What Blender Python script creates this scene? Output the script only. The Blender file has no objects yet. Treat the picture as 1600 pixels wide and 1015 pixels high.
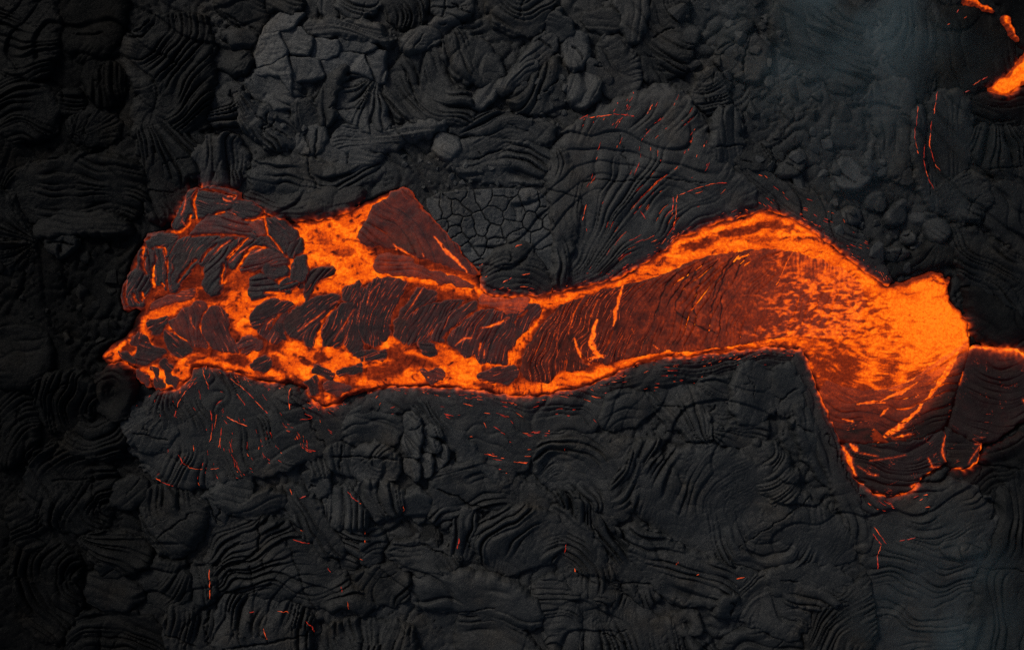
import bpy, math, random
import numpy as np

# ------------------------------------------------------------------ scale
# plan units ("px") are 2.5 cm on the ground; x to the right, y down the plan
S = 0.025
CX, CY = 800.0, 507.5
def wx(X): return (X - CX) * S
def wy(Y): return (CY - Y) * S

scene = bpy.context.scene
col = scene.collection

# ------------------------------------------------------------------ camera
cam_d = bpy.data.cameras.new("camera")
cam = bpy.data.objects.new("camera", cam_d)
col.objects.link(cam)
cam.location = (0, 0, 50.0)
cam.rotation_euler = (0, 0, 0)
cam_d.sensor_width = 36.0
cam_d.lens = 45.0
cam_d.clip_end = 5000
scene.camera = cam

# ------------------------------------------------------------------ world, sun, exposure
world = bpy.data.worlds.new("World")
scene.world = world
world.use_nodes = True
wn = world.node_tree
bg = wn.nodes["Background"]
sky = wn.nodes.new("ShaderNodeTexSky")
sky.sky_type = 'NISHITA'
sky.sun_disc = False
SUN_EL, SUN_AZ = math.radians(33), math.radians(-40)     # azimuth: clockwise from +y
sky.sun_elevation = SUN_EL
sky.sun_rotation = SUN_AZ
sky.air_density = 1.0
sky.dust_density = 3.0
wn.links.new(sky.outputs[0], bg.inputs[0])
bg.inputs[1].default_value = 0.05
sun_d = bpy.data.lights.new("sun", 'SUN')
sun_d.energy = 1.3
sun_d.angle = math.radians(12)
sun_d.color = (1.0, 0.95, 0.88)
sun = bpy.data.objects.new("sun", sun_d)
col.objects.link(sun)
sun.rotation_euler = (math.pi/2 - SUN_EL, 0, math.pi - SUN_AZ)
sun.location = (0, 0, 60)
scene.view_settings.view_transform = 'Standard'
scene.view_settings.look = 'None'
scene.view_settings.exposure = 0.0
scene.view_settings.gamma = 1.0
scene.view_settings.use_curve_mapping = False
scene.cycles.max_bounces = 5
scene.cycles.diffuse_bounces = 3
scene.cycles.volume_bounces = 0
scene.cycles.volume_step_rate = 1.0
scene.cycles.use_denoising = False
# ------------------------------------------------------------------ numpy noise
def pn(x, y, seed=0):
    """gradient noise, about -0.7..0.7"""
    x = np.asarray(x, np.float32); y = np.asarray(y, np.float32)
    xi = np.floor(x); yi = np.floor(y)
    fx = x - xi; fy = y - yi
    xi = xi.astype(np.int64); yi = yi.astype(np.int64)
    u = fx*fx*fx*(fx*(fx*6-15)+10); v = fy*fy*fy*(fy*(fy*6-15)+10)
    T = GT
    def g(ix, iy, dx, dy):
        h = (ix*73856093 ^ iy*19349663 ^ (seed*83492791 + 1013)) 
        h = (h ^ (h >> 13)) * 1274126177
        k = (h >> 7) & 255
        return T[k, 0]*dx + T[k, 1]*dy
    a = g(xi, yi, fx, fy); b = g(xi+1, yi, fx-1, fy)
    c = g(xi, yi+1, fx, fy-1); d = g(xi+1, yi+1, fx-1, fy-1)
    return (a + u*(b-a)) + v*((c + u*(d-c)) - (a + u*(b-a)))
_a = np.arange(256)*2*np.pi/256
GT = np.stack([np.cos(_a), np.sin(_a)], 1).astype(np.float32)
def fbm(x, y, seed=0, octs=3, g=0.5):
    r = 0; a = 1.0; f = 1.0
    for i in range(octs):
        r = r + a*pn(x*f, y*f, seed+i*17); a *= g; f *= 2.03
    return r
def sstep(a, b, x):
    t = np.clip((x-a)/(b-a), 0, 1); return t*t*(3-2*t)
def marble(X, Y, seed, sc, k=1.0, lmax=24.0):
    """swirling folds: contour lines of a warped field, each fold as high as it is wide"""
    st = float(X[0, 1]-X[0, 0])
    a = X+sc*.35*pn(X/(sc*.8), Y/(sc*.8), seed+1); b = Y+sc*.35*pn(X/(sc*.8), Y/(sc*.8), seed+2)
    f = k*(5.2*pn(a/sc, b/sc, seed)+1.5*pn(a/(sc*.42), b/(sc*.42), seed+3)+.35*pn(X/(sc*.16), Y/(sc*.16), seed+4))
    gy, gx = np.gradient(f, st)
    lam = 1/np.maximum(np.hypot(gx, gy), 1e-3)
    q = np.abs(np.sin(np.pi*f)); h = q**.7-.7*np.exp(-(q/.2)**2)
    return (h-.5)*np.clip(lam, 0, lmax)*sstep(3.0, 6.5, lam)*.27*S
def sweep(X, Y):
    """long sweeping folds that run through several lobes, each tucked under the next"""
    a = X+70*pn(X/190, Y/190, 471)+14*pn(X/50, Y/50, 473); b = Y+70*pn(X/190, Y/190, 472)+14*pn(X/50, Y/50, 474)
    f = 9.5*pn(a/330, b/330, 470)+.0045*b+.3*pn(X/60, Y/60, 476)
    st = float(X[0, 1]-X[0, 0]); gy, gx = np.gradient(f, st)
    lam = 1/np.maximum(np.hypot(gx, gy), 1e-3)
    fr = f-np.floor(f)
    h = np.clip(fr/.6, 0, 1)**.6*(1-sstep(.88, 1.0, fr))-.35*np.exp(-((np.minimum(fr, 1-fr))/.05)**2)
    return (h-.6)*np.clip(lam, 0, 38)*sstep(4, 9, lam)*.26*S*(.5+.9*np.clip(pn(X/44, Y/44, 475)+.4, 0, 1))
def swell(X, Y):
    return (.22*pn(X/130, Y/130, 401)+.10*pn(X/55, Y/55, 402)+.55*sweep(X, Y)*sstep(-.12, .22, pn(X/140, Y/140, 403))).astype(np.float32)
def crumple(X, Y, seed=0):
    """the relief every crust of the field shares: big swirls, small swirls, broken creases"""
    m = pn(X/90, Y/90, 411+seed)
    z = .6*marble(X, Y, 420+seed, 95, .8, 22)*sstep(-.35, .15, m)
    z = z+.5*marble(X, Y, 430+seed, 46, .7, 13)*sstep(.15, -.3, m)
    z = z+.3*marble(X, Y, 440+seed, 30, 1.2, 8)*sstep(-.2, .3, pn(X/60, Y/60, 412+seed))
    cr = 1-np.abs(pn(X/26+.6*pn(X/14, Y/14, 413+seed), Y/21+.6*pn(X/14, Y/14, 414+seed), 415+seed))/.035
    return z-.13*np.clip(cr, 0, 1)*sstep(-.05, .15, pn(X/70, Y/70, 416+seed))+.014*fbm(X/5.5, Y/5.5, 417+seed, 2)
def chaikin(P, n=2):
    P = np.asarray(P, np.float64)
    for _ in range(n):
        Q = np.roll(P, -1, 0)
        P = np.stack([0.75*P+0.25*Q, 0.25*P+0.75*Q], 1).reshape(-1, 2)
    return P
def smooth_line(P, n=2):
    P = np.asarray(P, np.float64)
    for _ in range(n):
        A, B = P[:-1], P[1:]
        M = np.stack([0.75*A+0.25*B, 0.25*A+0.75*B], 1).reshape(-1, 2)
        P = np.vstack([P[:1], M, P[-1:]])
    return P
def sdf(P, X, Y):
    """signed distance, positive inside"""
    P = np.asarray(P, np.float32); X = X.astype(np.float32); Y = Y.astype(np.float32)
    D = np.full(X.shape, 1e12, np.float32); ins = np.zeros(X.shape, bool)
    n = len(P)
    for i in range(n):
        ax, ay = P[i]; bx, by = P[(i+1) % n]
        ex, ey = bx-ax, by-ay
        L = ex*ex+ey*ey
        if L < 1e-9: continue
        px = X-ax; py = Y-ay
        t = np.clip((px*ex+py*ey)/L, 0, 1)
        dx = px-t*ex; dy = py-t*ey
        np.minimum(D, dx*dx+dy*dy, out=D)
        if abs(ey) > 1e-12:
            c = ((ay > Y) != (by > Y)) & (px < ex*py/ey)
            ins ^= c
    d = np.sqrt(D)
    return np.where(ins, d, -d)
def dline(P, X, Y):
    """distance to an open polyline and the parameter 0..1 along it"""
    P = np.asarray(P, np.float32)
    D = np.full(X.shape, 1e12, np.float32); Tt = np.zeros(X.shape, np.float32)
    seg = np.hypot(*(P[1:]-P[:-1]).T); tot = seg.sum(); acc = 0
    for i in range(len(P)-1):
        ax, ay = P[i]; ex, ey = P[i+1]-P[i]
        L = ex*ex+ey*ey
        if L < 1e-9: continue
        t = np.clip(((X-ax)*ex+(Y-ay)*ey)/L, 0, 1)
        d = (X-ax-t*ex)**2+(Y-ay-t*ey)**2
        m = d < D
        D = np.where(m, d, D); Tt = np.where(m, (acc+t*seg[i])/tot, Tt)
        acc += seg[i]
    return np.sqrt(D), Tt
def bil(F, x, y):
    """bilinear sample of a grid in grid coordinates"""
    h, w = F.shape
    x = np.clip(x, 0, w-1.001); y = np.clip(y, 0, h-1.001)
    i = np.floor(x).astype(int); j = np.floor(y).astype(int)
    a = x-i; b = y-j
    return (F[j, i]*(1-a)+F[j, i+1]*a)*(1-b)+(F[j+1, i]*(1-a)+F[j+1, i+1]*a)*b

# ------------------------------------------------------------------ mesh from a masked grid
def grid_mesh(name, X, Y, Z, keep, heat=None, ox=0, oy=0, oz=0):
    """X,Y in px, Z in m; keep = vertex mask; returns a mesh of the kept quads"""
    h, w = X.shape
    q = keep[:-1, :-1] & keep[1:, :-1] & keep[:-1, 1:] & keep[1:, 1:]
    jj, ii = np.nonzero(q)
    if len(jj) == 0: return None
    a = jj*w+ii
    quads = np.stack([a+w, a+w+1, a+1, a], 1)      # y runs down the plan, so this winds counter-clockwise seen from above
    used = np.unique(quads)
    remap = np.full(h*w, -1, np.int64); remap[used] = np.arange(len(used))
    quads = remap[quads]
    vx = wx(X.ravel()[used])-ox; vy = wy(Y.ravel()[used])-oy; vz = Z.ravel()[used]-oz
    co = np.stack([vx, vy, vz], 1).astype(np.float32)
    me = bpy.data.meshes.new(name)
    me.vertices.add(len(co)); me.vertices.foreach_set("co", co.ravel())
    me.loops.add(quads.size); me.loops.foreach_set("vertex_index", quads.ravel().astype(np.int32))
    me.polygons.add(len(quads))
    me.polygons.foreach_set("loop_start", np.arange(0, quads.size, 4, dtype=np.int32))
    me.polygons.foreach_set("loop_total", np.full(len(quads), 4, np.int32))
    me.update(calc_edges=True)
    me.shade_smooth()
    if heat is not None:
        at = me.attributes.new("temperature_of_crust", 'FLOAT', 'POINT')
        at.data.foreach_set("value", heat.ravel()[used].astype(np.float32))
    return me
def link(name, me, mat, parent=None, loc=(0, 0, 0)):
    o = bpy.data.objects.new(name, me)
    col.objects.link(o)
    o.location = loc
    if me is not None and mat is not None and len(me.materials) == 0:
        me.materials.append(mat)
    if parent is not None:
        o.parent = parent
        o.location = tuple(loc[k]-parent.location[k] for k in range(3))
    return o
def tag(o, label=None, cat=None, group=None, kind=None):
    if label: o["label"] = label
    if cat: o["category"] = cat
    if group: o["group"] = group
    if kind: o["kind"] = kind
    return o

# ------------------------------------------------------------------ materials
def new_mat(name):
    m = bpy.data.materials.new(name); m.use_nodes = True
    nt = m.node_tree
    return m, nt, nt.nodes["Principled BSDF"]
def mth(nt, op, a, b=None, c=None, clamp=False):
    n = nt.nodes.new("ShaderNodeMath"); n.operation = op; n.use_clamp = clamp
    for i, v in enumerate((a, b, c)):
        if v is None: continue
        if isinstance(v, (int, float)): n.inputs[i].default_value = v
        else: nt.links.new(v, n.inputs[i])
    return n.outputs[0]
def noise(nt, vec, scale, detail=3.0, rough=0.55):
    n = nt.nodes.new("ShaderNodeTexNoise")
    n.inputs["Scale"].default_value = scale; n.inputs["Detail"].default_value = detail
    n.inputs["Roughness"].default_value = rough
    nt.links.new(vec, n.inputs["Vector"])
    return n.outputs["Fac"]
def ramp(nt, fac, stops):
    r = nt.nodes.new("ShaderNodeValToRGB")
    e = r.color_ramp.elements
    e[0].position, e[0].color = stops[0][0], (*stops[0][1], 1)
    e[1].position, e[1].color = stops[-1][0], (*stops[-1][1], 1)
    for p, c in stops[1:-1]:
        k = e.new(p); k.color = (*c, 1)
    nt.links.new(fac, r.inputs[0])
    return r.outputs[0]
HEAT = [(0.0, (0, 0, 0)), (0.10, (.005, .0005, .0004)), (0.20, (.030, .0030, .0018)), (0.30, (.082, .0085, .0032)),
        (0.42, (.19, .018, .004)), (0.55, (.42, .040, .004)), (0.70, (.80, .082, .003)), (0.85, (1.0, .132, .003)), (1.0, (1.15, .245, .008))]
def lava_rock(name, tint, glow_grain=0.0, rough=0.52, spec=7.5, attr=('OBJECT', 'shade')):
    """cooled lava; its grey, painted vignette included, comes from the object's 'shade' property, its glow from the heat of the mesh"""
    m, nt, b = new_mat(name)
    geo = nt.nodes.new("ShaderNodeNewGeometry").outputs["Position"]
    sh = nt.nodes.new("ShaderNodeAttribute"); sh.attribute_type, sh.attribute_name = attr
    n1 = noise(nt, geo, 1.1, 5); n2 = noise(nt, geo, 14.0, 5, 0.7); n3 = noise(nt, geo, 55.0, 3, 0.6)
    v = mth(nt, 'ADD', mth(nt, 'MULTIPLY', n1, 1.2), mth(nt, 'ADD', mth(nt, 'MULTIPLY', n2, 0.9), -0.05))
    v = mth(nt, 'MULTIPLY', v, sh.outputs["Fac"])
    mx = nt.nodes.new("ShaderNodeVectorMath"); mx.operation = 'SCALE'
    tn = ramp(nt, noise(nt, geo, .55, 4, .6), [(.38, (tint[0]*.95, tint[1], tint[2]*1.04)), (.55, tint), (.72, (tint[0]*1.16, tint[1]*1.0, tint[2]*.84))])
    nt.links.new(tn, mx.inputs[0])
    nt.links.new(v, mx.inputs["Scale"])
    nt.links.new(mx.outputs[0], b.inputs["Base Color"])
    rr = mth(nt, 'ADD', mth(nt, 'MULTIPLY', n2, 0.35), rough-0.17)
    nt.links.new(rr, b.inputs["Roughness"])
    nt.links.new(mth(nt, "MULTIPLY", sh.outputs["Fac"], spec), b.inputs["Specular IOR Level"])
    bp = nt.nodes.new("ShaderNodeBump"); bp.inputs["Strength"].default_value = 0.65; bp.inputs["Distance"].default_value = 0.02
    n4 = noise(nt, geo, 2.1, 2.5, .5)
    st = mth(nt, 'ABSOLUTE', mth(nt, 'SINE', mth(nt, 'MULTIPLY', n4, 75.0)))          # fine stretch wrinkles
    hh = mth(nt, 'ADD', mth(nt, 'ADD', mth(nt, 'MULTIPLY', n2, 1.2), mth(nt, 'MULTIPLY', n3, 0.5)), mth(nt, 'MULTIPLY', st, 0.55))
    nt.links.new(hh, bp.inputs["Height"]); nt.links.new(bp.outputs[0], b.inputs["Normal"])
    if glow_grain is not None:
        ht = nt.nodes.new("ShaderNodeAttribute"); ht.attribute_name = "temperature_of_crust"
        h = ht.outputs["Fac"]
        g1 = noise(nt, geo, 9.0, 4, 0.65); g2 = noise(nt, geo, 34.0, 3, 0.6)
        g = mth(nt, 'ADD', mth(nt, 'SUBTRACT', g1, 0.5), mth(nt, 'SUBTRACT', g2, 0.5))
        k = mth(nt, 'MULTIPLY', g, mth(nt, 'MULTIPLY', h, glow_grain))
        h2 = mth(nt, 'ADD', h, k)
        c = ramp(nt, h2, HEAT)
        nt.links.new(c, b.inputs["Emission Color"]); b.inputs["Emission Strength"].default_value = 1.0
    m.cycles.emission_sampling = "NONE"
    return m
ROCK = lava_rock("cooled_lava", (0.97, 1.0, 1.0), None)
GROUND = lava_rock("vignetted_lava", (0.97, 1.0, 1.0), None, attr=("GEOMETRY", "grey"))  # its grey attribute carries the vignette painted on the ground
BANK = lava_rock("channel_bank", (0.98, 0.98, 0.96), 0.7, 0.56, 6.0)
LAVA = lava_rock("glowing_crust", (1.0, 0.88, 0.85), 0.7, 0.62, 3.0)
MELT = lava_rock("molten_lava", (1.0, 0.8, 0.7), 0.85, 0.7, 2.0)
def ember_mat(name, c, s):
    m, nt, b = new_mat(name)
    geo = nt.nodes.new("ShaderNodeNewGeometry").outputs["Position"]
    n = noise(nt, geo, 6.0, 3, 0.7)
    st = mth(nt, 'MULTIPLY', mth(nt, 'POWER', mth(nt, 'MULTIPLY', n, 1.7), 2.5), s)
    b.inputs["Base Color"].default_value = (0.03, 0.015, 0.012, 1)
    b.inputs["Emission Color"].default_value = (*c, 1)
    nt.links.new(st, b.inputs["Emission Strength"])
    m.cycles.emission_sampling = "NONE"
    return m
EMB = [ember_mat("ember_red", (0.75, 0.035, 0.012), 0.75), ember_mat("ember_orange", (1.0, 0.10, 0.016), .95)]

# ------------------------------------------------------------------ a patch of lava crust
RIVER_SD = None       # filled later: signed distance to all molten areas on a coarse grid
GX0, GY0, GST = -60.0, -60.0, 2.0
def river_sd(X, Y):
    return bil(RIVER_SD, (X-GX0)/GST, (Y-GY0)/GST)
class Patch: pass
def fields(mode, X, Y, c, ang, seed, warp):
    """phase across the folds and length along them, in px"""
    w1 = (pn(X/95, Y/95, seed)*30+pn(X/34, Y/34, seed+2)*5.5)*warp; w2 = (pn(X/95, Y/95, seed+5)*30+pn(X/34, Y/34, seed+6)*5.5)*warp
    XX = X+w1; YY = Y+w2
    if mode == 'arc':
        r = np.hypot(XX-c[0], YY-c[1]); a = np.arctan2(YY-c[1], XX-c[0])
        return r, a*max(20.0, float(r.mean()))
    if mode == 'rad':
        r = np.hypot(XX-c[0], YY-c[1]); a = np.arctan2(YY-c[1], XX-c[0])
        return a*max(20.0, float(r.mean())), r
    ca, sa = math.cos(math.radians(ang)), math.sin(math.radians(ang))
    # ang = direction the folds run in (plan, y down)
    return -(XX*sa)+YY*ca, XX*ca+YY*sa
def auto_cracks(P, n, seed):
    g = np.random.default_rng(seed); out = []
    c = P.mean(0); ext = np.ptp(P, 0)
    for _ in range(n):
        a = g.uniform(0, 2*np.pi); u = np.array([math.cos(a), math.sin(a)]); v = np.array([-u[1], u[0]])
        o = c+(g.random(2)-.5)*ext*.5; L = .55*math.hypot(*ext)*g.uniform(.4, 1)
        m = max(4, int(L/11)); t = np.linspace(-.5, .5, m)
        pts = o+t[:, None]*L*u+(np.cumsum(g.normal(0, 2.2, m))-0)[:, None]*v
        out.append((pts, g.uniform(.8, 1.7), g.uniform(.08, .2)))
        if g.random() < .3:
            k = m//2; b = g.choice([-1, 1]); q = pts[k]+np.linspace(0, L*.35, 4)[:, None]*(v*b+.4*u)+g.normal(0, 2, (4, 2)); q[0] = pts[k]
            out.append((q, g.uniform(.7, 1.2), .1))
    return out
def patch(name, poly, mode='lin', c=(0, 0), ang=0, lam=10, amp=0.3, H=0.35, z=0.0, R=None, seed=1, warp=1.0, step=1.8,
          edge=3.0, clip=True, cracks=(), gashes=(), heatfn=None, smooth=2, mat=None, shade=0.045, parent=None, skirt=5.0,
          env=None, tilt=(0, 0), sag=0.0, fine=1.0, lip=0.0, grow=0.0, autocrack=0, extra=None, base=False, flow=None, rub=.6, frag=.5, cut=()):
    P = chaikin(poly, smooth) if smooth else np.asarray(poly, float)
    x0, y0 = P.min(0)-skirt-edge-grow-2; x1, y1 = P.max(0)+skirt+edge+grow+2
    xs = np.arange(x0, x1+step, step); ys = np.arange(y0, y1+step, step)
    X, Y = np.meshgrid(xs, ys)
    X = X.astype(np.float32); Y = Y.astype(np.float32)
    ex = pn(X/17, Y/17, seed+31)*edge*1.5+pn(X/6, Y/6, seed+33)*edge*frag
    ey = pn(X/17, Y/17, seed+32)*edge*1.5+pn(X/6, Y/6, seed+34)*edge*frag
    d = sdf(P, X+ex, Y+ey)+grow
    if clip:
        rs = -river_sd(X+ex*0.6, Y+ey*0.6)
        d = np.minimum(d, rs*1.6+1.5)
    for cp, cw, ch in cut:                       # glowing gaps part the crust
        q = smooth_line(cp, 2)
        if q[:, 0].max() < x0 or q[:, 0].min() > x1 or q[:, 1].max() < y0 or q[:, 1].min() > y1: continue
        dd, tt = dline(q, X+ex*.5, Y+ey*.5)
        d = np.minimum(d, (dd-cw*(.35+.75*np.sin(np.pi*np.clip(tt, .05, .95))**.5)*(.8+.6*pn(tt*8, tt*0+cw, 55)))*1.3)
    if R is None:
        A = np.ptp(P[:, 0])*np.ptp(P[:, 1]); R = min(26.0, 0.24*math.sqrt(A))
    t = np.clip(d/R, 0, 1)
    dome = np.sqrt(np.clip(1-(1-t)**2.4, 0, 1))
    phi, psi = fields(mode, X, Y, c, ang, seed, warp)
    vary = 1+0.5*pn(psi/70, phi/lam*0.7, seed+8)
    # spacing drifts, ropes merge and split
    s = phi/lam + 0.9*pn(psi/150, phi/(lam*4.0), seed+9) + 0.28*pn(psi/45, phi/(lam*1.8), seed+10)
    g0 = np.random.default_rng(seed+5); sg = 1 if g0.random() < .5 else -1
    s = s+.30*np.sin(2*np.pi*s/3.3+g0.uniform(0, 6))+.30*np.sin(2*np.pi*s/7.1+g0.uniform(0, 6))      # wide and narrow ropes
    s = s*sg; fr = s-np.floor(s); kk = np.floor(s)
    # a rope swells slowly, then tucks under its neighbour
    r = np.clip(fr/.55, 0, 1)**.55*(1-sstep(.84, .99, fr))
    vary = vary*(.55+.9*np.abs(np.sin(kk*12.9898+seed)*43758.5453 % 1.0))
    tri = np.minimum(fr, 1-fr)*2
    big = np.abs(np.sin(np.pi*(phi/(lam*2.7)+0.8*pn(psi/130, phi/(lam*6), seed+15))))**0.7
    s2 = phi/(lam*0.31)+0.8*pn(psi/60, phi/lam, seed+11)
    r2 = np.abs(np.sin(np.pi*s2))**0.7
    e = np.clip(0.50+2.0*pn(X/66, Y/66, seed+13)+0.45*pn(psi/60, phi/(lam*1.2), seed+16), 0.03, 1.35)
    if env is not None: e = e*env(X, Y)
    k = np.clip(d/5.0, 0, 1)
    rope = amp*lam*S*1.3*(r*vary*e - 0.75*np.exp(-(tri/.22)**2)*np.clip(e*1.1-.2, 0, 1) + 0.9*big*e + 0.24*fine*r2*np.clip(0.35+1.3*pn(X/30, Y/30, seed+14), 0, 1) - 0.8*e)
    lump = 0.16*H*fbm(X/38, Y/38, seed+3, 3) + fine*(0.022*fbm(X/8, Y/8, seed+4, 2)*np.clip(.4+1.5*pn(X/33, Y/33, seed+17), 0, 1) + 0.012*pn(phi/2.6, psi/24, seed+18))
    Z = z + H*(dome-0.5) + k*(rope+lump) - sag*H*np.clip(d/(R*2.5), 0, 1) + lip*np.exp(-(d/4.0)**2)
    if base:
        gg = np.random.default_rng(seed+3); fl = flow if flow is not None else gg.uniform(0, 2*np.pi)
        ex2, ey2 = np.ptp(P[:, 0]), np.ptp(P[:, 1])
        q = ((X-P[:, 0].mean())*math.cos(fl)/ex2+(Y-P[:, 1].mean())*math.sin(fl)/ey2)+.25*pn(X/50, Y/50, seed+51)
        Hf = H*(.30+.95*sstep(-.45, .4, q))
        own = np.clip(d/6.0, 0, 1)
        Z = swell(X, Y)+z-.05+Hf*(.9*dome-.18)+own*(rope*.95+.5*lump)+rub*crumple(X, Y, seed % 7)*(.35+.65*own)
    Z = Z + ((X-P[:, 0].mean())*tilt[0]+(Y-P[:, 1].mean())*tilt[1])*S
    if extra is not None: Z = Z+extra(X, Y)
    heat = heatfn(X, Y, d, phi, psi, r) if heatfn else None
    if autocrack:
        cracks = list(cracks)+auto_cracks(P, autocrack, seed)
    for cr in cracks:
        pts, wd, dp = (cr if isinstance(cr, tuple) else (cr, 1.6, 0.16))
        q = smooth_line(pts, 1)
        dd, tt = dline(q, X+2.2*pn(X/9, Y/9, seed+21)+0.9*ex, Y+2.2*pn(X/9, Y/9, seed+22))
        ww = wd*(0.65+0.7*np.abs(pn(tt*9, tt*0+seed, seed+2)))*np.clip(np.minimum(tt, 1-tt)*8, 0.25, 1)
        Z = Z - dp*np.exp(-(dd/ww)**2)
        if heat is not None: heat = heat*(1-.62*np.exp(-(dd/(ww*1.1))**2))
    for pts, wd, hv in gashes:
        q = smooth_line(pts, 2)
        nx = 3.2*pn(X/12, Y/12, seed+41)+1.3*pn(X/4, Y/4, seed+43); ny = 3.2*pn(X/12, Y/12, seed+42)+1.3*pn(X/4, Y/4, seed+44)
        dd, tt = dline(q, X+nx*min(1, wd/4), Y+ny*min(1, wd/4))
        prof = np.clip(np.sin(np.pi*np.clip(tt*0.92+0.04, 0, 1)), 0, 1)**0.6*((0.72+1.3*pn(tt*7, tt*0+seed+0.3, seed+6)) if wd < 3 else (.85+.6*pn(tt*6, tt*0+seed+.3, seed+6)))
        ww = np.maximum(wd*prof, 0.35)
        g = 1-sstep(0.55, 1.25, dd/ww)
        g2 = np.exp(-(dd/(ww*1.0+2.5))**2)
        if heat is not None:
            heat = np.maximum(heat, hv*g*(0.9+0.35*pn(X/5, Y/5, seed+45)))
            heat = np.maximum(heat, 0.5*hv*g2)
        Z = Z - 0.022*g
    Z = np.where(d < 0, Z + d*S*2.6, Z)
    keep = d > -skirt
    ctr = P.mean(0)
    ox, oy, oz = wx(ctr[0]), wy(ctr[1]), 0.0
    me = grid_mesh(name, X, Y, Z, keep, heat, ox, oy, oz)
    if me is None: return None
    o = link(name, me, mat or ROCK, parent, (ox, oy, oz))
    o["shade"] = float(shade)
    p = Patch(); p.o = o; p.X0, p.Y0, p.step = x0, y0, step; p.Z = Z; p.phi = phi; p.r = r; p.d = d; p.seed = seed; p.X = X; p.Y = Y
    return p
def height(p, x, y):
    return bil(p.Z, (np.asarray(x)-p.X0)/p.step, (np.asarray(y)-p.Y0)/p.step)
def ribbon(p, pts, w, mat, lift=0.012):
    """a strip of glowing rock lying in a crack of patch p; its own part"""
    pts = np.asarray(pts, float); n = len(pts)
    tg = np.gradient(pts, axis=0); tg /= np.hypot(tg[:, 0], tg[:, 1])[:, None]+1e-9
    nr = np.stack([-tg[:, 1], tg[:, 0]], 1)
    t = np.linspace(0, 1, n)
    ww = .68*w*(np.sin(np.pi*np.clip(t, 0.04, 0.96))**0.6)*(0.7+0.6*rng.random(n))
    L = pts+nr*ww[:, None]*0.5; Rr = pts-nr*ww[:, None]*0.5
    zc = np.maximum(height(p, pts[:, 0], pts[:, 1]), np.minimum(height(p, L[:, 0], L[:, 1]), height(p, Rr[:, 0], Rr[:, 1])))
    m0 = pts[n//2]
    ox, oy, oz = wx(m0[0]), wy(m0[1]), float(zc[n//2])
    V = []
    for i in range(n):
        for q, dz in ((L[i], 0.0), (pts[i], 0.008), (Rr[i], 0.0)):
            V.append((wx(q[0])-ox, wy(q[1])-oy, zc[i]+lift+dz-oz))
    F = []
    for i in range(n-1):
        a = i*3
        F += [(a, a+3, a+4, a+1), (a+1, a+4, a+5, a+2)]
    me = bpy.data.meshes.new("glowing_crack"); me.from_pydata(V, [], F); me.update(); me.flip_normals() if me.polygons[0].normal.z < 0 else None
    return link("glowing_crack", me, mat, p.o, (ox, oy, oz))
rng = np.random.default_rng(11)
def embers(p, n, area=None, length=(6, 20), w=(0.8, 1.8), hot=0.4, rmax=0.35, mind=2.0, maxd=1e9, bank=None):
    """glowing cracks along the fold valleys of a patch"""
    ok = (p.d > mind) & (p.d < maxd) & (p.r < rmax)
    if area is not None: ok &= sdf(chaikin(area, 1), p.X, p.Y) > 0
    if bank is not None:
        rs = river_sd(p.X, p.Y); ok = (p.d > -1) & (rs > -bank) & (rs < -1.2)
    cl = pn(p.X/26, p.Y/26, p.seed+77) > -0.12           # they come in clusters
    ok &= cl
    J, I = np.nonzero(ok)
    if len(J) == 0: return
    gy, gx = np.gradient(p.phi)
    sel = rng.choice(len(J), size=min(n, len(J)), replace=False)
    for k in sel:
        x, y = float(p.X[J[k], I[k]]), float(p.Y[J[k], I[k]])
        Ln = rng.uniform(*length)*rng.uniform(0.5, 1.2); m = max(4, int(Ln/2.2)+1); pts = [(x, y)]
        sgn = 1
        for _ in range(m-1):
            a = bil(gx, (x-p.X0)/p.step, (y-p.Y0)/p.step); b = bil(gy, (x-p.X0)/p.step, (y-p.Y0)/p.step)
            l = math.hypot(a, b)+1e-6
            x += -b/l*Ln/(m-1)+rng.normal(0, 0.25); y += a/l*Ln/(m-1)+rng.normal(0, 0.25)
            pts.append((x, y))
        ribbon(p, pts, rng.uniform(*w), EMB[1] if rng.random() < hot else EMB[0])
def cracks_at(p, lines, w=1.8, hot=1):
    for ln in lines:
        q = smooth_line(ln, 2)
        Lt = np.hypot(*(q[1:]-q[:-1]).T).sum()
        # broken into lengths, as the photograph shows them
        s = np.r_[0, np.cumsum(np.hypot(*(q[1:]-q[:-1]).T))]
        pos = 0.0
        while pos < Lt-2:
            seg = min(rng.uniform(9, 24), Lt-pos)
            ss = np.linspace(pos, pos+seg, max(4, int(seg/2.2)))
            pts = np.stack([np.interp(ss, s, q[:, 0]), np.interp(ss, s, q[:, 1])], 1)+rng.normal(0, 0.35, (len(ss), 2))
            ribbon(p, pts, w*rng.uniform(0.6, 1.2), EMB[1] if rng.random() < hot else EMB[0])
            pos += seg+rng.uniform(0, 3)
# ------------------------------------------------------------------ the molten areas
def zz(ox, oy, k, pts): return [(ox+a*k, oy+b*k) for a, b in pts]
def A_(p): return zz(150, 430, .18713, p)
def B_(p): return zz(190, 280, .19701, p)
def C_(p): return zz(380, 430, .20695, p)
def D_(p): return zz(600, 430, .20695, p)
def E_(p): return zz(780, 420, .20695, p)
def T_(p): return zz(400, 270, .39409, p)
def F_(p): return zz(1050, 280, .31513, p)
def G_(p): return zz(1240, 380, .39387, p)
def H_(p): return zz(1250, 540, .24631, p)

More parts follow.
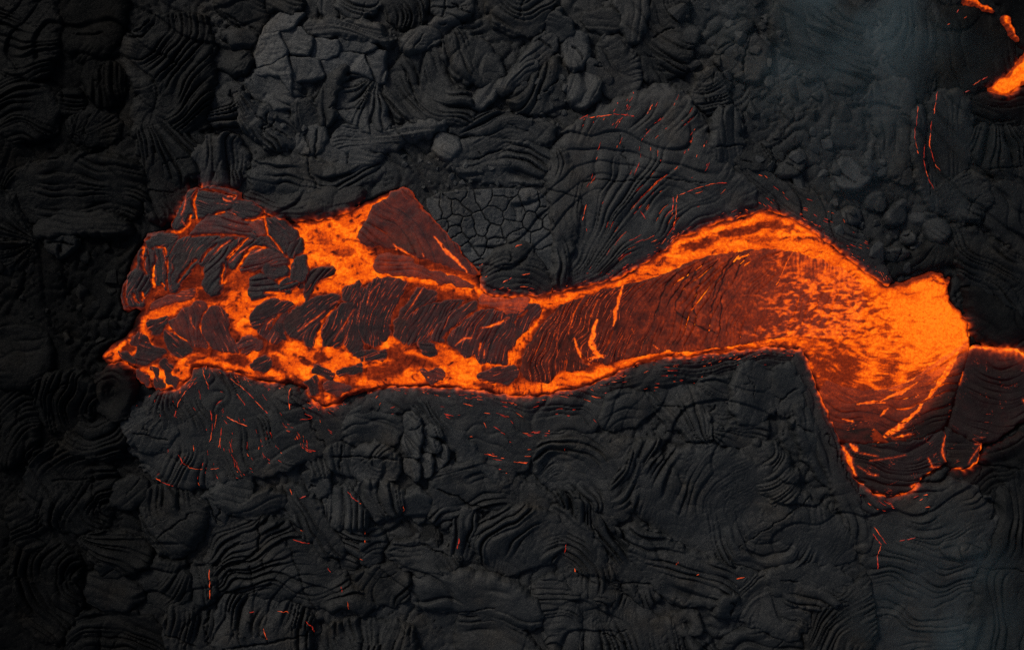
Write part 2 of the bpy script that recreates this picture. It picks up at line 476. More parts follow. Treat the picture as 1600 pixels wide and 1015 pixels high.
MOLTEN = [(157, 562), (162, 552), (176, 540), (192, 532), (205, 518), (214, 500), (222, 484), (214, 474), (198, 486), (192, 470),
          (194, 450), (203, 434), (208, 408), (218, 388), (232, 371), (262, 362), (274, 352), (278, 335), (290, 312), (300, 300), (318, 291),
          (345, 298), (372, 308), (376, 316), (400, 324), (432, 342), (455, 352), (470, 348), (485, 346), (518, 342), (556, 327), (600, 305),
          (632, 296), (641, 306), (662, 338), (692, 366), (717, 388), (736, 412), (749, 432), (753, 450), (762, 460), (800, 464), (850, 462),
          (900, 451), (950, 440), (982, 426), (1005, 412), (1025, 402), (1045, 388), (1055, 374), (1090, 362), (1120, 347), (1165, 338), (1200, 329),
          (1225, 336), (1262, 355), (1300, 384), (1350, 423), (1376, 442), (1394, 448), (1412, 444), (1440, 433), (1454, 427), (1472, 428),
          (1477, 440), (1486, 434), (1480, 464), (1492, 483), (1502, 490), (1511, 502), (1515, 522), (1511, 548), (1499, 585), (1488, 640),
          (1477, 668), (1452, 684), (1400, 692), (1340, 692), (1318, 692), (1297, 656), (1280, 624), (1270, 592), (1259, 562), (1252, 548), (1226, 544),
          (1190, 543), (1150, 548), (1080, 557), (1020, 560), (985, 569), (960, 584), (930, 597), (880, 610), (840, 618), (800, 619), (760, 612),
          (720, 607), (660, 604), (600, 603), (560, 612), (535, 620), (526, 632), (508, 636), (492, 628), (478, 605), (455, 596), (420, 598),
          (395, 590), (365, 580), (340, 574), (316, 570), (300, 576), (296, 592), (280, 608), (258, 610), (242, 604), (230, 590), (213, 576), (196, 565), (180, 567)]
FAN_LOW = G_([(175, 785), (300, 790), (420, 785), (540, 755), (605, 730), (612, 860), (560, 895), (500, 925), (470, 985), (350, 1010), (280, 960), (235, 905)])
FAN_SIDE = G_([(595, 725), (620, 735), (720, 785), (748, 800), (732, 855), (690, 900), (620, 885), (596, 850)])
EAST = G_([(690, 425), (715, 405), (760, 408), (800, 420), (860, 412), (914, 436), (990, 450), (1010, 640), (880, 725), (780, 792), (720, 790), (640, 752), (614, 725), (635, 640), (655, 530)])
NE_POOL = [(1545, 141), (1556, 129), (1576, 118), (1590, 100), (1606, 84), (1640, 70), (1640, 126), (1606, 128), (1590, 131), (1580, 150), (1562, 149)]
_gx = np.arange(GX0, 1664, GST); _gy = np.arange(GY0, 1080, GST)
_GX, _GY = np.meshgrid(_gx, _gy)
_sd = sdf(np.array(MOLTEN), _GX, _GY)
for q in (FAN_LOW, FAN_SIDE, EAST, NE_POOL):
    np.maximum(_sd, sdf(chaikin(q, 1), _GX, _GY), out=_sd)
RIVER_SD = _sd

YC = ([150, 300, 500, 800, 1000, 1200, 1400], [590, 600, 600, 592, 580, 562, 560])
_fields0 = fields
def fields(mode, X, Y, c, ang, seed, warp):
    if mode == 'flow':
        w = fbm(X/60, Y/60, seed, 2)*warp*14
        yc = np.interp(X, *YC)
        return X+np.sqrt(np.clip(175.0**2-(Y-yc)**2, 900, None))+w, Y+0.3*w
    return _fields0(mode, X, Y, c, ang, seed, warp)

def bowl(X, Y):
    """heat of the open channel near its source: even orange at the vent, a leopard skin of cooler flecks farther out"""
    dx, dy = X-1466, Y-476
    r = np.hypot(dx, dy)
    j = 7*pn(X/26, Y/26, 5); j2 = 3*pn(X/9, Y/9, 6)
    n = .95*pn((X+j+j2)/17, (Y+j)/7.5, 61)+.75*pn((X+j2)/8, (Y-j2)/4, 62)+.6*pn(X/46, Y/30, 63)+.22*pn(X/3, Y/2.2, 64)
    # near the upper bank the skin is drawn into fine upright threads
    ku = sstep(455, 415, Y-.12*(X-1300))*sstep(1215, 1240, X)*sstep(1400, 1370, X)
    nu = .8*pn(X/4.2+j*.1, Y/26, 70)+.5*pn(X/20, Y/14, 71)
    n = n*(1-.8*ku)+(nu-.12)*.8*ku
    # south of the vent the flecks are drawn out into arcs round the fan
    ra = np.hypot(X-1400, (Y-430)*1.1)+j*.8; aa = np.arctan2(Y-430, X-1400)*170
    ns = 1.0*pn(aa/42, ra/9, 65)+.7*pn(aa/18, ra/4.4, 66)+.25*pn(X/3, Y/2.4, 67)
    ks = sstep(505, 575, Y)*sstep(1270, 1310, X); n = n*(1-ks)+ns*ks
    lim = np.interp(r, [20, 48, 95, 170, 280, 390], [1.0, .48, .12, -.08, -.38, -.85])
    lim = lim*(1-ks)+np.interp(r, [30, 60, 100, 150, 200, 250], [1.0, .5, .16, -.18, -.5, -.9])*ks
    f = sstep(lim-0.28, lim+0.42, n)
    lo = np.interp(r, [0, 120, 300, 450, 700], [.60, .44, .34, .31, .28])
    hi = np.interp(r, [0, 70, 160, 320], [1.0, .92, .86, .82])+.16*pn((X+j)/12, Y/6, 68)*sstep(10, 90, r)+.05*pn(X/3, Y/3, 69)
    h = hi*(1-f)+lo*f
    # the skin east of the long bright tear has cooled
    kd = sstep(-2, 34, X-np.interp(Y, [500, 545, 600, 640, 680], [1530, 1494, 1460, 1434, 1397])+9*pn(X/16, Y/16, 195))*sstep(520, 560, Y)
    return h*(1-kd)+(.15+.08*pn(X/9, Y/14, 196))*kd
def crust_base(X):
    return np.interp(X, [190, 300, 450, 650, 800, 950, 1050, 1150, 1230, 1300], [.17, .18, .15, .16, .205, .25, .345, .385, .415, .47])
SKIN = []
HOT = [(A_([(375, 470), (365, 420), (400, 350), (450, 315), (540, 275), (640, 240), (720, 205), (830, 110), (890, 105), (850, 160), (800, 205), (900, 215), (1050, 215), (1050, 245), (960, 240), (830, 230), (720, 270), (680, 310), (560, 365), (440, 385), (410, 420), (440, 470), (455, 540), (520, 590), (470, 595), (420, 510)]), .9),
       (A_([(1050, 215), (1120, 195), (1250, 180), (1280, 250), (1300, 330), (1350, 440), (1330, 480), (1240, 490), (1150, 440), (1110, 370), (1085, 300)]), .86),
       (A_([(585, 430), (610, 405), (660, 455), (740, 505), (800, 560), (790, 580), (720, 535), (640, 480)]), .95),
       (A_([(950, 240), (985, 250), (910, 320), (882, 400), (890, 470), (950, 600), (930, 590), (870, 480), (855, 410), (880, 320)]), .85),
       (A_([(32, 690), (90, 600), (190, 545), (270, 545), (250, 600), (190, 635), (215, 680), (150, 735), (70, 725)]), .97),
       (A_([(285, 505), (315, 490), (310, 560), (355, 590), (345, 680), (240, 660), (250, 640), (320, 650), (290, 590)]), .85),
       (A_([(335, 775), (430, 760), (500, 735), (560, 790), (650, 790), (700, 725), (650, 660), (600, 625), (690, 685), (780, 675), (870, 648), (960, 678), (1100, 720), (1200, 752), (1340, 755), (1345, 870), (1200, 855), (1080, 790), (950, 745), (830, 750), (790, 800), (790, 870), (700, 960), (600, 965), (500, 930), (430, 910), (345, 810)]), .93),
       (A_([(1040, 650), (1170, 650), (1260, 640), (1340, 610), (1340, 650), (1260, 665), (1180, 672), (1060, 672)]), .85),
       (C_([(-20, 280), (50, 255), (110, 225), (200, 165), (300, 145), (490, 165), (480, 205), (390, 225), (300, 190), (200, 195), (110, 255), (55, 310), (75, 390), (130, 440), (60, 465), (-20, 475)]), .93),
       (C_([(165, 540), (270, 590), (320, 520), (375, 470), (440, 530), (520, 565), (600, 575), (650, 510), (720, 560), (765, 510), (800, 580), (880, 625), (1000, 650), (1090, 605), (1145, 645), (1050, 700), (930, 690), (860, 670), (760, 695), (730, 735), (780, 790), (700, 812), (600, 775), (560, 785), (470, 805), (440, 760), (300, 700), (215, 640)]), .9),
       (C_([(-20, 680), (60, 720), (130, 760), (220, 695), (280, 740), (385, 765), (300, 800), (180, 765), (60, 795), (-20, 790)]), .93),
       (C_([(825, 790), (985, 728), (950, 785), (1000, 800), (1220, 765), (1220, 838), (1000, 840), (880, 835)]), .9),
       (C_([(690, 915), (780, 868), (955, 838), (940, 862), (780, 897)]), .92), (C_([(540, 925), (590, 875), (590, 940), (550, 965)]), .85), (C_([(620, 875), (655, 890), (715, 960), (660, 985), (620, 925)]), .92),
       (C_([(525, 490), (545, 415), (600, 375), (690, 285), (655, 345), (612, 430), (598, 545), (560, 585), (540, 560)]), .95), (C_([(700, 215), (640, 280), (560, 345), (430, 412), (440, 420), (570, 362), (660, 290), (715, 225)]), .85),
       (C_([(25, 595), (60, 555), (145, 565), (100, 620), (80, 690), (45, 640)]), .88), (C_([(420, 95), (470, 90), (480, 40), (440, 60), (300, 130), (200, 130), (180, 120), (330, 60), (420, 30)]), .8),
       (D_([(-20, -10), (200, -10), (420, -40), (620, 15), (765, 130), (760, 155), (680, 150), (560, 120), (420, 95), (330, 50), (200, 32), (-20, 40)]), .93),
       (D_([(-20, 530), (25, 445), (62, 465), (160, 530), (300, 590), (400, 615), (445, 490), (520, 565), (620, 625), (695, 560), (710, 645), (800, 655), (930, 690), (850, 712), (750, 755), (860, 785), (865, 860), (1000, 845), (1215, 805), (1215, 895), (960, 915), (720, 905), (600, 855), (430, 825), (300, 800), (150, 840), (-20, 840), (-20, 770), (100, 755), (160, 720), (150, 685), (300, 705), (440, 700), (350, 640), (160, 600), (60, 575), (-20, 590)]), .9),
       (D_([(1200, 225), (1120, 375), (1000, 465), (935, 570), (925, 650), (880, 690), (1005, 705), (1025, 600), (1085, 480), (1150, 390), (1215, 300)]), .93),
       (E_([(-20, 200), (200, 185), (400, 175), (560, 145), (700, 105), (850, 85), (980, 55), (1060, -10), (1208, -70), (1230, 45), (1100, 95), (1000, 135), (900, 145), (780, 155), (640, 215), (470, 275), (430, 290), (330, 290), (240, 270), (150, 240), (-20, 225)]), .93),
       (E_([(-20, 890), (100, 865), (200, 855), (380, 870), (420, 785), (540, 765), (660, 785), (760, 735), (900, 688), (1000, 665), (1220, 635), (1220, 690), (1000, 715), (860, 795), (700, 855), (500, 915), (300, 935), (100, 965), (-20, 960)]), .94),
       (T_([(140, 205), (190, 192), (250, 192), (330, 168), (360, 148), (440, 128), (500, 88), (600, 60), (570, 85), (475, 145), (445, 195), (410, 250), (420, 290), (480, 325), (465, 380), (520, 395), (600, 398), (700, 420), (800, 435), (885, 465), (890, 495), (760, 475), (660, 435), (520, 430), (420, 435), (330, 475), (260, 485), (215, 462), (310, 395), (300, 355), (240, 375), (200, 385), (170, 330), (190, 290), (155, 250)]), .95),
       (B_([(1310, 625), (1410, 605), (1375, 700), (1385, 785), (1300, 840), (1225, 835), (1315, 760), (1320, 690)]), .9), (B_([(850, 960), (860, 895), (940, 850), (1030, 890), (1015, 955), (1100, 945), (1200, 915), (1300, 900), (1400, 920), (1480, 930), (1480, 965), (1300, 955), (1150, 1005), (1000, 1005)]), .82),
       (B_([(1290, 890), (1400, 840), (1460, 790), (1472, 820), (1420, 880), (1330, 920)]), .85)]
HOTL = [(B_(q), w, h) for q, w, h in [([(610, 90), (590, 140), (580, 200), (605, 310)], 2.2, .75), ([(375, 412), (450, 425), (530, 392), (552, 320), (560, 290)], 2.8, .8), ([(195, 485), (235, 460)], 2.4, .9), ([(155, 548), (192, 540), (180, 600)], 2.4, .85),
        ([(270, 690), (255, 780), (262, 850)], 2.8, .92), ([(800, 830), (870, 772), (940, 690), (1010, 570), (1070, 530), (1140, 545)], 2.6, .85), ([(820, 680), (805, 770), (800, 830)], 2.0, .8), ([(1140, 290), (1150, 370), (1168, 440)], 2.0, .8),
        ([(985, 330), (1080, 318), (1150, 295)], 2.0, .7), ([(1150, 900), (1300, 905)], 2.0, .85), ([(640, 85), (720, 90), (800, 110), (910, 135)], 1.8, .55), ([(350, 545), (365, 600)], 1.6, .7), ([(175, 900), (180, 960)], 2.0, .8), ([(40, 790), (30, 900), (50, 1000)], 1.6, .55), ([(100, 915), (150, 985)], 1.4, .6), ([(640, 650), (690, 575), (760, 520)], 1.3, .6), ([(850, 640), (930, 545), (1010, 470)], 1.6, .85), ([(560, 455), (700, 442), (850, 445), (1000, 462)], 1.2, .5), ([(740, 285), (825, 262)], 1.5, .75), ([(450, 815), (520, 720), (600, 640)], 1.0, .5), ([(380, 640), (372, 760), (385, 880)], 1.6, .6), ([(205, 620), (170, 690), (205, 750)], 1.5, .5),
        ([(1170, 440), (1250, 540), (1310, 620)], 1.3, .8), ([(290, 540), (350, 548)], 1.8, .75), ([(330, 830), (350, 850)], 2.5, .8)]]
HOT = [(chaikin(np.array(q), 1), h) for q, h in HOT]
def molten_heat(X, Y, d, phi, psi, r):
    jx = 8*pn(X/15, Y/10, 171)+3.4*pn(X/5, Y/4, 172); jy = 5*pn(X/15, Y/10, 173)+2.6*pn(X/5, Y/4, 174)
    skin = .36+.22*fbm(X/20, Y/12, 77, 3)-.10*(1-sstep(.1, .6, r))          # thin dark-red skin between the plates
    thread = np.clip(1-np.abs(pn(X/9+.5*pn(X/20, Y/20, 175), Y/7, 176))/.08, 0, 1)*sstep(0, .25, pn(X/25, Y/25, 177))
    skin = np.maximum(skin, .62*thread)
    a_ = X+13*pn(X/30, Y/26, 187)+5*pn(X/11, Y/11, 188); b_ = Y+10*pn(X/30, Y/26, 193)+4*pn(X/11, Y/11, 194)
    st = 1+1.3*sstep(760, 900, X)                                           # drawn out into streaks where the channel runs fast
    n = pn(a_/(17*st), b_/9.5, 72)+.65*pn(a_/(8*st), b_/5, 73)+.35*pn(a_/4, b_/3, 178)
    hot = .85+.36*pn(a_/36, b_/22, 71)+.22*np.clip(n, -.2, 1)
    hot = hot-.50*sstep(.10, .75, -n)-.12*sstep(.1, .5, pn(X/3.2, Y/2.6, 179))
    m = sstep(975, 1010, X)*1.0                                             # upstream the margins are hot throughout
    for q, lv in HOT:
        lo, hi = q.min(0)-14, q.max(0)+14
        J = (X[0] > lo[0]) & (X[0] < hi[0]); I = (Y[:, 0] > lo[1]) & (Y[:, 0] < hi[1])
        if not J.any() or not I.any(): continue
        ix = np.ix_(I, J)
        k = sstep(-3.6, 6.5, sdf(q, X[ix]+jx[ix], Y[ix]+jy[ix])+1.5)*lv
        m[ix] = np.maximum(m[ix], k)
    h = skin*(1-m)+hot*m
    for q, w, lv in HOTL:
        dd, tt = dline(smooth_line(q, 2), X+.5*jx, Y+.5*jy)
        h = np.maximum(h, lv*np.exp(-(dd/(w*1.3))**2)*(.92+.5*pn(X/6, Y/6, 180)))
    for q, lv in SKIN:                                                       # young skin afloat on the molten rock
        lo, hi = q.min(0)-16, q.max(0)+16
        J = (X[0] > lo[0]) & (X[0] < hi[0]); I = (Y[:, 0] > lo[1]) & (Y[:, 0] < hi[1])
        if not J.any() or not I.any(): continue
        ix = np.ix_(I, J)
        k = sstep(-4, 3.5, sdf(q, X[ix]+1.2*jx[ix], Y[ix]+1.2*jy[ix])+3*pn(X[ix]/6, Y[ix]/4, 185))*.92
        h[ix] = h[ix]*(1-k)+(lv+.10+.5*lv*fbm(X[ix]/9, Y[ix]/6, 186, 3))*k
    b = bowl(X, Y)
    k = sstep(1205, 1300, X+24*pn(X/30, Y/30, 181))*sstep(385, 415, Y+0*X-np.interp(X, [1200, 1260, 1310, 1350, 1400], [4, 14, 32, 52, 66]))
    h = h*(1-k)+b*k
    return np.clip(h, 0, 1.1)*(0.42+0.58*sstep(0.5, 7.0, d))
river = link("lava_flow", None, None, None, (wx(860), wy(510), 0))
tag(river, "long glowing orange lava river with dark crust plates crossing the dark field", "lava flow", None, "thing")
def crust_heat(level=None, lines=0.72, dens=0.0, edge=0.32):
    def fn(X, Y, d, phi, psi, r):
        h = crust_base(X) if level is None else np.full(X.shape, .075+.9*level, np.float32)
        h = h*(1+0.45*fbm(X/18, Y/18, 81, 2)) + 0.03*fbm(X/5, Y/5, 82, 2)
        h = h-0.07*(1-sstep(0.05, 0.45, r))                       # fold valleys are the older, cooler seams
        for sp, wd, sd_, th in ((8.5, .62, 83, .05), (4.7, .5, 84, .20)):
            p = phi/sp+.8*pn(psi/70, phi/40, sd_)+.25*pn(psi/16, phi/12, sd_+1)
            k = np.round(p); t = np.abs(p-k)*sp
            m = sstep(th-dens, th+.22-dens, pn(psi/26+k*7.31, k*3.7, sd_+2)+.45*pn(X/40, Y/40, sd_+3))
            li = lines*np.interp(X, [960, 1060], [1, .62]); m = m*np.interp(X, [980, 1080], [1, .75])
            h = np.maximum(h, li*(.8+.5*pn(psi/6, k*5.1, sd_+4))*m*np.exp(-(t/wd)**2))
        h = np.maximum(h, edge*1.35*np.exp(-np.clip(d+2.6*pn(X/8, Y/6, 191), 0, 12)/2.6))
        h = np.maximum(h, (.30+.2*pn(X/7, Y/7, 189))*(1-sstep(0, 4.5, d+3*pn(X/9, Y/6, 190))))
        if edge >= .5: h = np.maximum(h, .62*(1-sstep(0, 7, d+5*pn(X/9, Y/6, 89))))
        return np.clip(h, 0, 1.1)
    return fn
def pca(P):
    P = np.asarray(P, float); q = P-P.mean(0)
    w, v = np.linalg.eigh(q.T@q)
    return math.degrees(math.atan2(v[1, 1], v[0, 1]))
_ps = [100]
def plate(pts, level=None, mode=None, lam=7, amp=0.075, H=0.07, z=0.12, dens=0.10, lines=0.74, gashes=(), edge=3.4, step=1.05, ang=None, R=None, shade=0.036, par=None,
          name="crust_plate", c=(0, 0), hf=None, cracks=(), warp=0.7, rim=0.32, clip=False, grow=2.8, smooth=1, mat=None, cut=()):
    _ps[0] += 7
    if mode is None: mode = 'lin'
    if hf is None and len(pts) < 9 and np.ptp(np.array(pts)[:, 0])*np.ptp(np.array(pts)[:, 1]) < 1000: edge, R = 5.0, 2.5
    if level is not None and level >= .2 and hf is None and len(pts) < 9 and not gashes:
        SKIN.append((chaikin(np.array(pts), 1), level)); return None
    if ang is None: ang = pca(pts)
    return patch(name, pts, mode=mode, c=c, ang=ang, lam=lam, amp=amp, H=H, z=z+0.004*(_ps[0] % 5), R=R or 3.5, seed=_ps[0], step=step, edge=edge, clip=clip,
                 heatfn=hf or crust_heat(level, lines, dens, rim), gashes=gashes, cracks=cracks, smooth=smooth, grow=grow, cut=cut, mat=mat or LAVA, shade=shade, parent=par or river, skirt=3.2, warp=warp)

# ---- the main channel, from its toe upstream
for pts, lv, g in [
    ([(425, 400), (540, 372), (620, 345), (605, 400), (580, 435), (560, 475), (530, 500), (475, 490), (470, 450), (440, 430)], .05, ()),
    ([(590, 445), (640, 485), (700, 535), (790, 585), (815, 625), (780, 662), (700, 690), (640, 650), (600, 600), (585, 520)], .06, ()),
    ([(640, 380), (700, 330), (760, 270), (850, 230), (950, 245), (890, 310), (860, 410), (885, 500), (940, 605), (880, 605), (815, 595), (790, 550), (700, 490), (640, 440), (605, 400)], .17,
     (([(790, 330), (800, 400), (840, 450)], 1.5, .6),)),
    ([(960, 268), (1000, 262), (1060, 290), (1110, 340), (1115, 480), (1150, 560), (1210, 632), (1150, 642), (1050, 640), (965, 600), (915, 510), (890, 420), (910, 330)], .15, ()),
    ([(370, 520), (420, 510), (440, 560), (470, 600), (560, 610), (600, 640), (560, 680), (480, 720), (430, 750), (370, 750), (340, 700), (345, 620)], .06, ()),
    ([(310, 500), (350, 470), (380, 500), (370, 560), (330, 590), (310, 560)], .12, ()),
    ([(235, 580), (290, 560), (335, 610), (310, 645), (260, 635)], .2, ()),
    ([(190, 630), (240, 640), (330, 680), (340, 725), (300, 725), (235, 700)], .03, ()),
    ([(540, 705), (600, 705), (645, 740), (640, 795), (590, 790), (550, 755)], .05, ()),
    ([(465, 765), (515, 780), (540, 830), (568, 935), (530, 955), (508, 900), (500, 830)], .1, ()),
    ([(575, 790), (640, 835), (695, 865), (695, 945), (640, 910), (615, 880)], .1, ()),
    ([(350, 790), (400, 820), (430, 820), (440, 905), (400, 890), (360, 840)], .14, ()),
    ([(750, 720), (830, 665), (905, 665), (880, 710), (800, 742), (750, 760)], .24, ()),
    ([(1080, 690), (1170, 665), (1230, 695), (1260, 745), (1170, 735), (1095, 720)], .22, ()),
    ([(480, 230), (600, 190), (800, 130), (845, 125), (800, 180), (780, 200), (650, 220), (540, 260), (470, 290)], .26, ()),
    ([(868, 150), (900, 118), (960, 150), (1040, 190), (1020, 215), (900, 210), (820, 205)], .2, ()),
    ([(1190, 545), (1336, 505), (1360, 590), (1270, 625), (1215, 640)], .16, ()),
    ([(440, 300), (540, 270), (650, 235), (720, 240), (640, 300), (520, 340), (430, 350)], .55, ()),
]: plate(A_(pts), lv, dens=.0, gashes=[(A_(q), w, h) for q, w, h in g])
for pts, lv, g in [
    ([(60, 310), (110, 250), (200, 190), (300, 190), (380, 220), (385, 250), (260, 282), (180, 322), (130, 385), (90, 400)], .05, ()),
    ([(120, 375), (180, 332), (260, 290), (330, 262), (310, 330), (250, 370), (235, 430), (300, 490), (250, 505), (180, 480), (140, 430)], .15, (([(185, 370), (215, 340), (245, 330)], 2.0, .75),)),
    ([(320, 310), (420, 252), (560, 172), (720, 150), (722, 190), (680, 232), (580, 330), (500, 390), (460, 440), (440, 480), (390, 470), (345, 430), (318, 380)], .06, (([(420, 420), (500, 360), (570, 310), (620, 272)], .9, .75),)),
    ([(460, 445), (540, 372), (582, 350), (582, 400), (540, 435), (522, 545), (480, 522)], .06, ()),
    ([(240, 382), (300, 340), (306, 385), (330, 465), (300, 492), (258, 455)], .06, ()),
    ([(690, 290), (780, 200), (850, 190), (840, 270), (762, 372), (760, 430), (758, 490), (712, 545), (640, 512), (602, 530), (612, 430), (642, 350)], .06, (([(690, 490), (750, 400), (800, 320), (835, 265)], .9, .7),)),
    ([(772, 440), (845, 280), (880, 130), (905, 95), (935, 130), (874, 320), (868, 430), (920, 545), (820, 582), (788, 540)], .06, ()),
    ([(740, 160), (820, 80), (905, 58), (890, 110), (850, 188), (790, 190)], .08, ()),
    ([(874, 310), (904, 180), (955, 82), (1000, 40), (1100, 38), (1022, 110), (962, 200), (938, 300), (936, 400), (976, 470), (1060, 515), (960, 520), (915, 480), (874, 400)], .07, (([(1030, 60), (960, 130), (940, 220)], .8, .7),)),
    ([(946, 290), (1000, 142), (1050, 72), (1120, 42), (1215, 40), (1215, 115), (1135, 240), (1105, 330), (1092, 480), (1040, 490), (980, 462), (948, 400)], .07, (([(1140, 410), (1160, 330), (1200, 270)], 1.0, .85),)),
    ([(830, 600), (930, 572), (1080, 580), (1092, 610), (1000, 642), (930, 632)], .04, ()),
    ([(700, 742), (800, 690), (860, 668), (912, 700), (880, 742), (800, 752)], .04, ()),
    ([(515, 695), (600, 695), (685, 750), (650, 775), (570, 742)], .07, ()),
    ([(430, 635), (500, 635), (570, 665), (605, 692), (520, 695), (450, 672)], .2, ()),
    ([(515, 600), (590, 575), (655, 630), (620, 665), (560, 655)], .22, ()),
    ([(75, 682), (130, 615), (185, 605), (212, 660), (160, 712), (100, 712)], .05, ()),
    ([(190, 620), (260, 605), (300, 690), (322, 735), (235, 682)], .24, ()),
    ([(-10, 520), (60, 485), (140, 500), (165, 560), (90, 562), (-10, 605)], .18, ()),
    ([(465, 810), (555, 775), (562, 850), (545, 905), (500, 855)], .05, ()),
    ([(618, 797), (740, 818), (835, 838), (780, 872), (710, 912), (670, 872), (628, 870)], .17, ()),
    ([(930, 742), (970, 690), (1100, 676), (1215, 655), (1215, 762), (1100, 772), (1000, 802)], .32, ()),
    ([(1090, 580), (1110, 540), (1215, 500), (1215, 640), (1150, 652), (1120, 610)], .28, ()),
    ([(85, 780), (180, 755), (265, 800), (200, 835), (125, 835)], .24, ()),
]: plate(C_(pts), lv, grow=4.0 if lv < .16 else 2.8, gashes=[(C_(q), w, h) for q, w, h in g])
for pts, lv, g in [
    ([(86, 445), (110, 310), (190, 200), (280, 88), (395, 128), (395, 172), (250, 242), (198, 300), (176, 420), (172, 515), (108, 475)], .09, (([(200, 250), (260, 150), (300, 90)], 1.2, .75),)),
    ([(180, 432), (212, 300), (330, 222), (520, 190), (605, 178), (560, 232), (482, 300), (382, 380), (342, 440), (352, 505), (260, 492), (188, 515)], .09, ()),
    ([(350, 475), (402, 382), (500, 302), (620, 222), (705, 200), (682, 242), (582, 332), (502, 392), (462, 432), (430, 482), (460, 495), (420, 510)], .1, ()),
    ([(480, 490), (560, 400), (680, 300), (800, 258), (905, 280), (1020, 270), (1100, 220), (1195, 228), (1112, 360), (1000, 462), (938, 560), (930, 640), (920, 682), (850, 662), (702, 642), (698, 560), (660, 602), (620, 612), (560, 545)], .13,
     (([(735, 400), (800, 388), (870, 362), (940, 320)], 1.9, .9), ([(540, 530), (590, 480), (660, 470)], 1.8, .8), ([(715, 590), (730, 500), (725, 560)], 1.6, .8), ([(755, 620), (760, 560)], 1.2, .8))),
    ([(255, 518), (350, 515), (395, 560), (370, 595), (300, 575)], .05, ()),
    ([(705, 762), (850, 698), (985, 698), (1015, 730), (955, 815), (870, 804), (780, 784)], .12, ()),
    ([(728, 172), (800, 170), (930, 192), (1100, 172), (1080, 232), (980, 300), (900, 272), (800, 222), (735, 222)], .43, ()),
    ([(-10, 655), (60, 655), (135, 680), (155, 722), (80, 765), (-10, 772)], .28, ()),
    ([(290, 720), (360, 715), (475, 738), (435, 795), (340, 795)], .18, ()),
    ([(645, 790), (720, 808), (825, 830), (855, 892), (780, 872), (700, 842)], .22, ()),
    ([(-10, 40), (100, 38), (185, 60), (130, 112), (60, 202), (-10, 235)], .13, ()),
    ([(400, 100), (480, 110), (560, 150), (620, 160), (560, 185), (430, 170), (320, 175)], .3, ()),
    ([(330, 560), (420, 510), (460, 560), (520, 640), (450, 680), (380, 660)], .5, ()),
]: plate(D_(pts), lv, grow=3.8, gashes=[(D_(q), w, h) for q, w, h in g], mode='flow' if len(pts) > 9 else None, lam=9)
# the long unbroken sheet of crust up to the vent
BIG = E_([(150, 730), (190, 622), (260, 502), (305, 430), (382, 358), (470, 268), (560, 230), (640, 200), (720, 188), (800, 150), (900, 128), (1000, 105), (1208, 60)]) + \
      [(1060, 416), (1100, 402), (1150, 392), (1200, 388), (1250, 395), (1300, 413), (1335, 432), (1352, 455), (1350, 490), (1335, 525), (1300, 530), (1260, 527), (1220, 527), (1180, 533), (1130, 543), (1080, 549)] + \
      E_([(1208, 640), (1100, 645), (1000, 672), (880, 700), (800, 735), (740, 690), (660, 760), (560, 782), (500, 770), (425, 790), (380, 862), (300, 852), (220, 852), (172, 805)])
def big_heat(X, Y, d, phi, psi, r):
    a = crust_heat(None, .74, .22, .25)(X, Y, d, phi, psi, r)
    b = bowl(X, Y)
    # far downstream only fine threads are left of the flecks
    k = sstep(1120, 1270, X+0.35*(Y-460)+30*pn(X/40, Y/40, 91))
    sp = np.clip(1-np.abs(pn(phi/6, psi/16, 92))/0.05, 0, 1)*sstep(0.0, 0.3, pn(X/16, Y/16, 93))*0.55*sstep(940, 1050, X)
    a = np.maximum(a*(1+0.35*sstep(900, 1100, X)*pn(X/3.4, Y/6, 94)), sp)
    return a*(1-k)+b*k
plate(BIG, None, grow=0.5, mat=MELT, shade=.024, mode='flow', lam=13, amp=0.09, H=0.07, z=0.12, R=6, cracks=[(F_(q), 1.5, .026) for q in [[(160, 400), (60, 540), (0, 650)], [(232, 392), (150, 480), (110, 570), (100, 650), (125, 690)], [(335, 362), (250, 480), (225, 560), (175, 680)], [(300, 380), (210, 520), (190, 600)], [(0, 640), (60, 690), (150, 740), (225, 765)], [(250, 560), (240, 640), (235, 750)], [(380, 360), (330, 440), (300, 500)], [(110, 430), (30, 530), (-30, 640)], [(30, 450), (-60, 570), (-90, 700)]]], hf=big_heat, edge=3.0, step=1.1, warp=0.9,
      gashes=[(E_(q), w, h) for q, w, h in [
          ([(640, 205), (590, 280), (550, 370), (520, 490)], 1.7, .8), ([(925, 125), (905, 230), (872, 340), (860, 430)], 4.6, .95),
          ([(735, 385), (705, 480), (692, 570), (735, 640), (790, 670)], 7.0, .97), ([(565, 525), (590, 610), (640, 690), (700, 740)], 4.2, .92),
          ([(515, 255), (430, 500), (440, 650)], .8, .65), ([(740, 230), (680, 370), (670, 470)], .9, .7), ([(870, 150), (840, 190)], 1.2, .75), ([(380, 480), (345, 590), (345, 660)], .7, .6),
          ([(640, 700), (760, 650), (800, 660)], 4.5, .9), ([(1160, 575), (1208, 605)], 1.6, .85), ([(1000, 450), (1015, 490)], .9, .8)]] +
      [(F_(q), w, h) for q, w, h in [([(600, 355), (565, 410), (535, 485)], 2.0, .85)]])
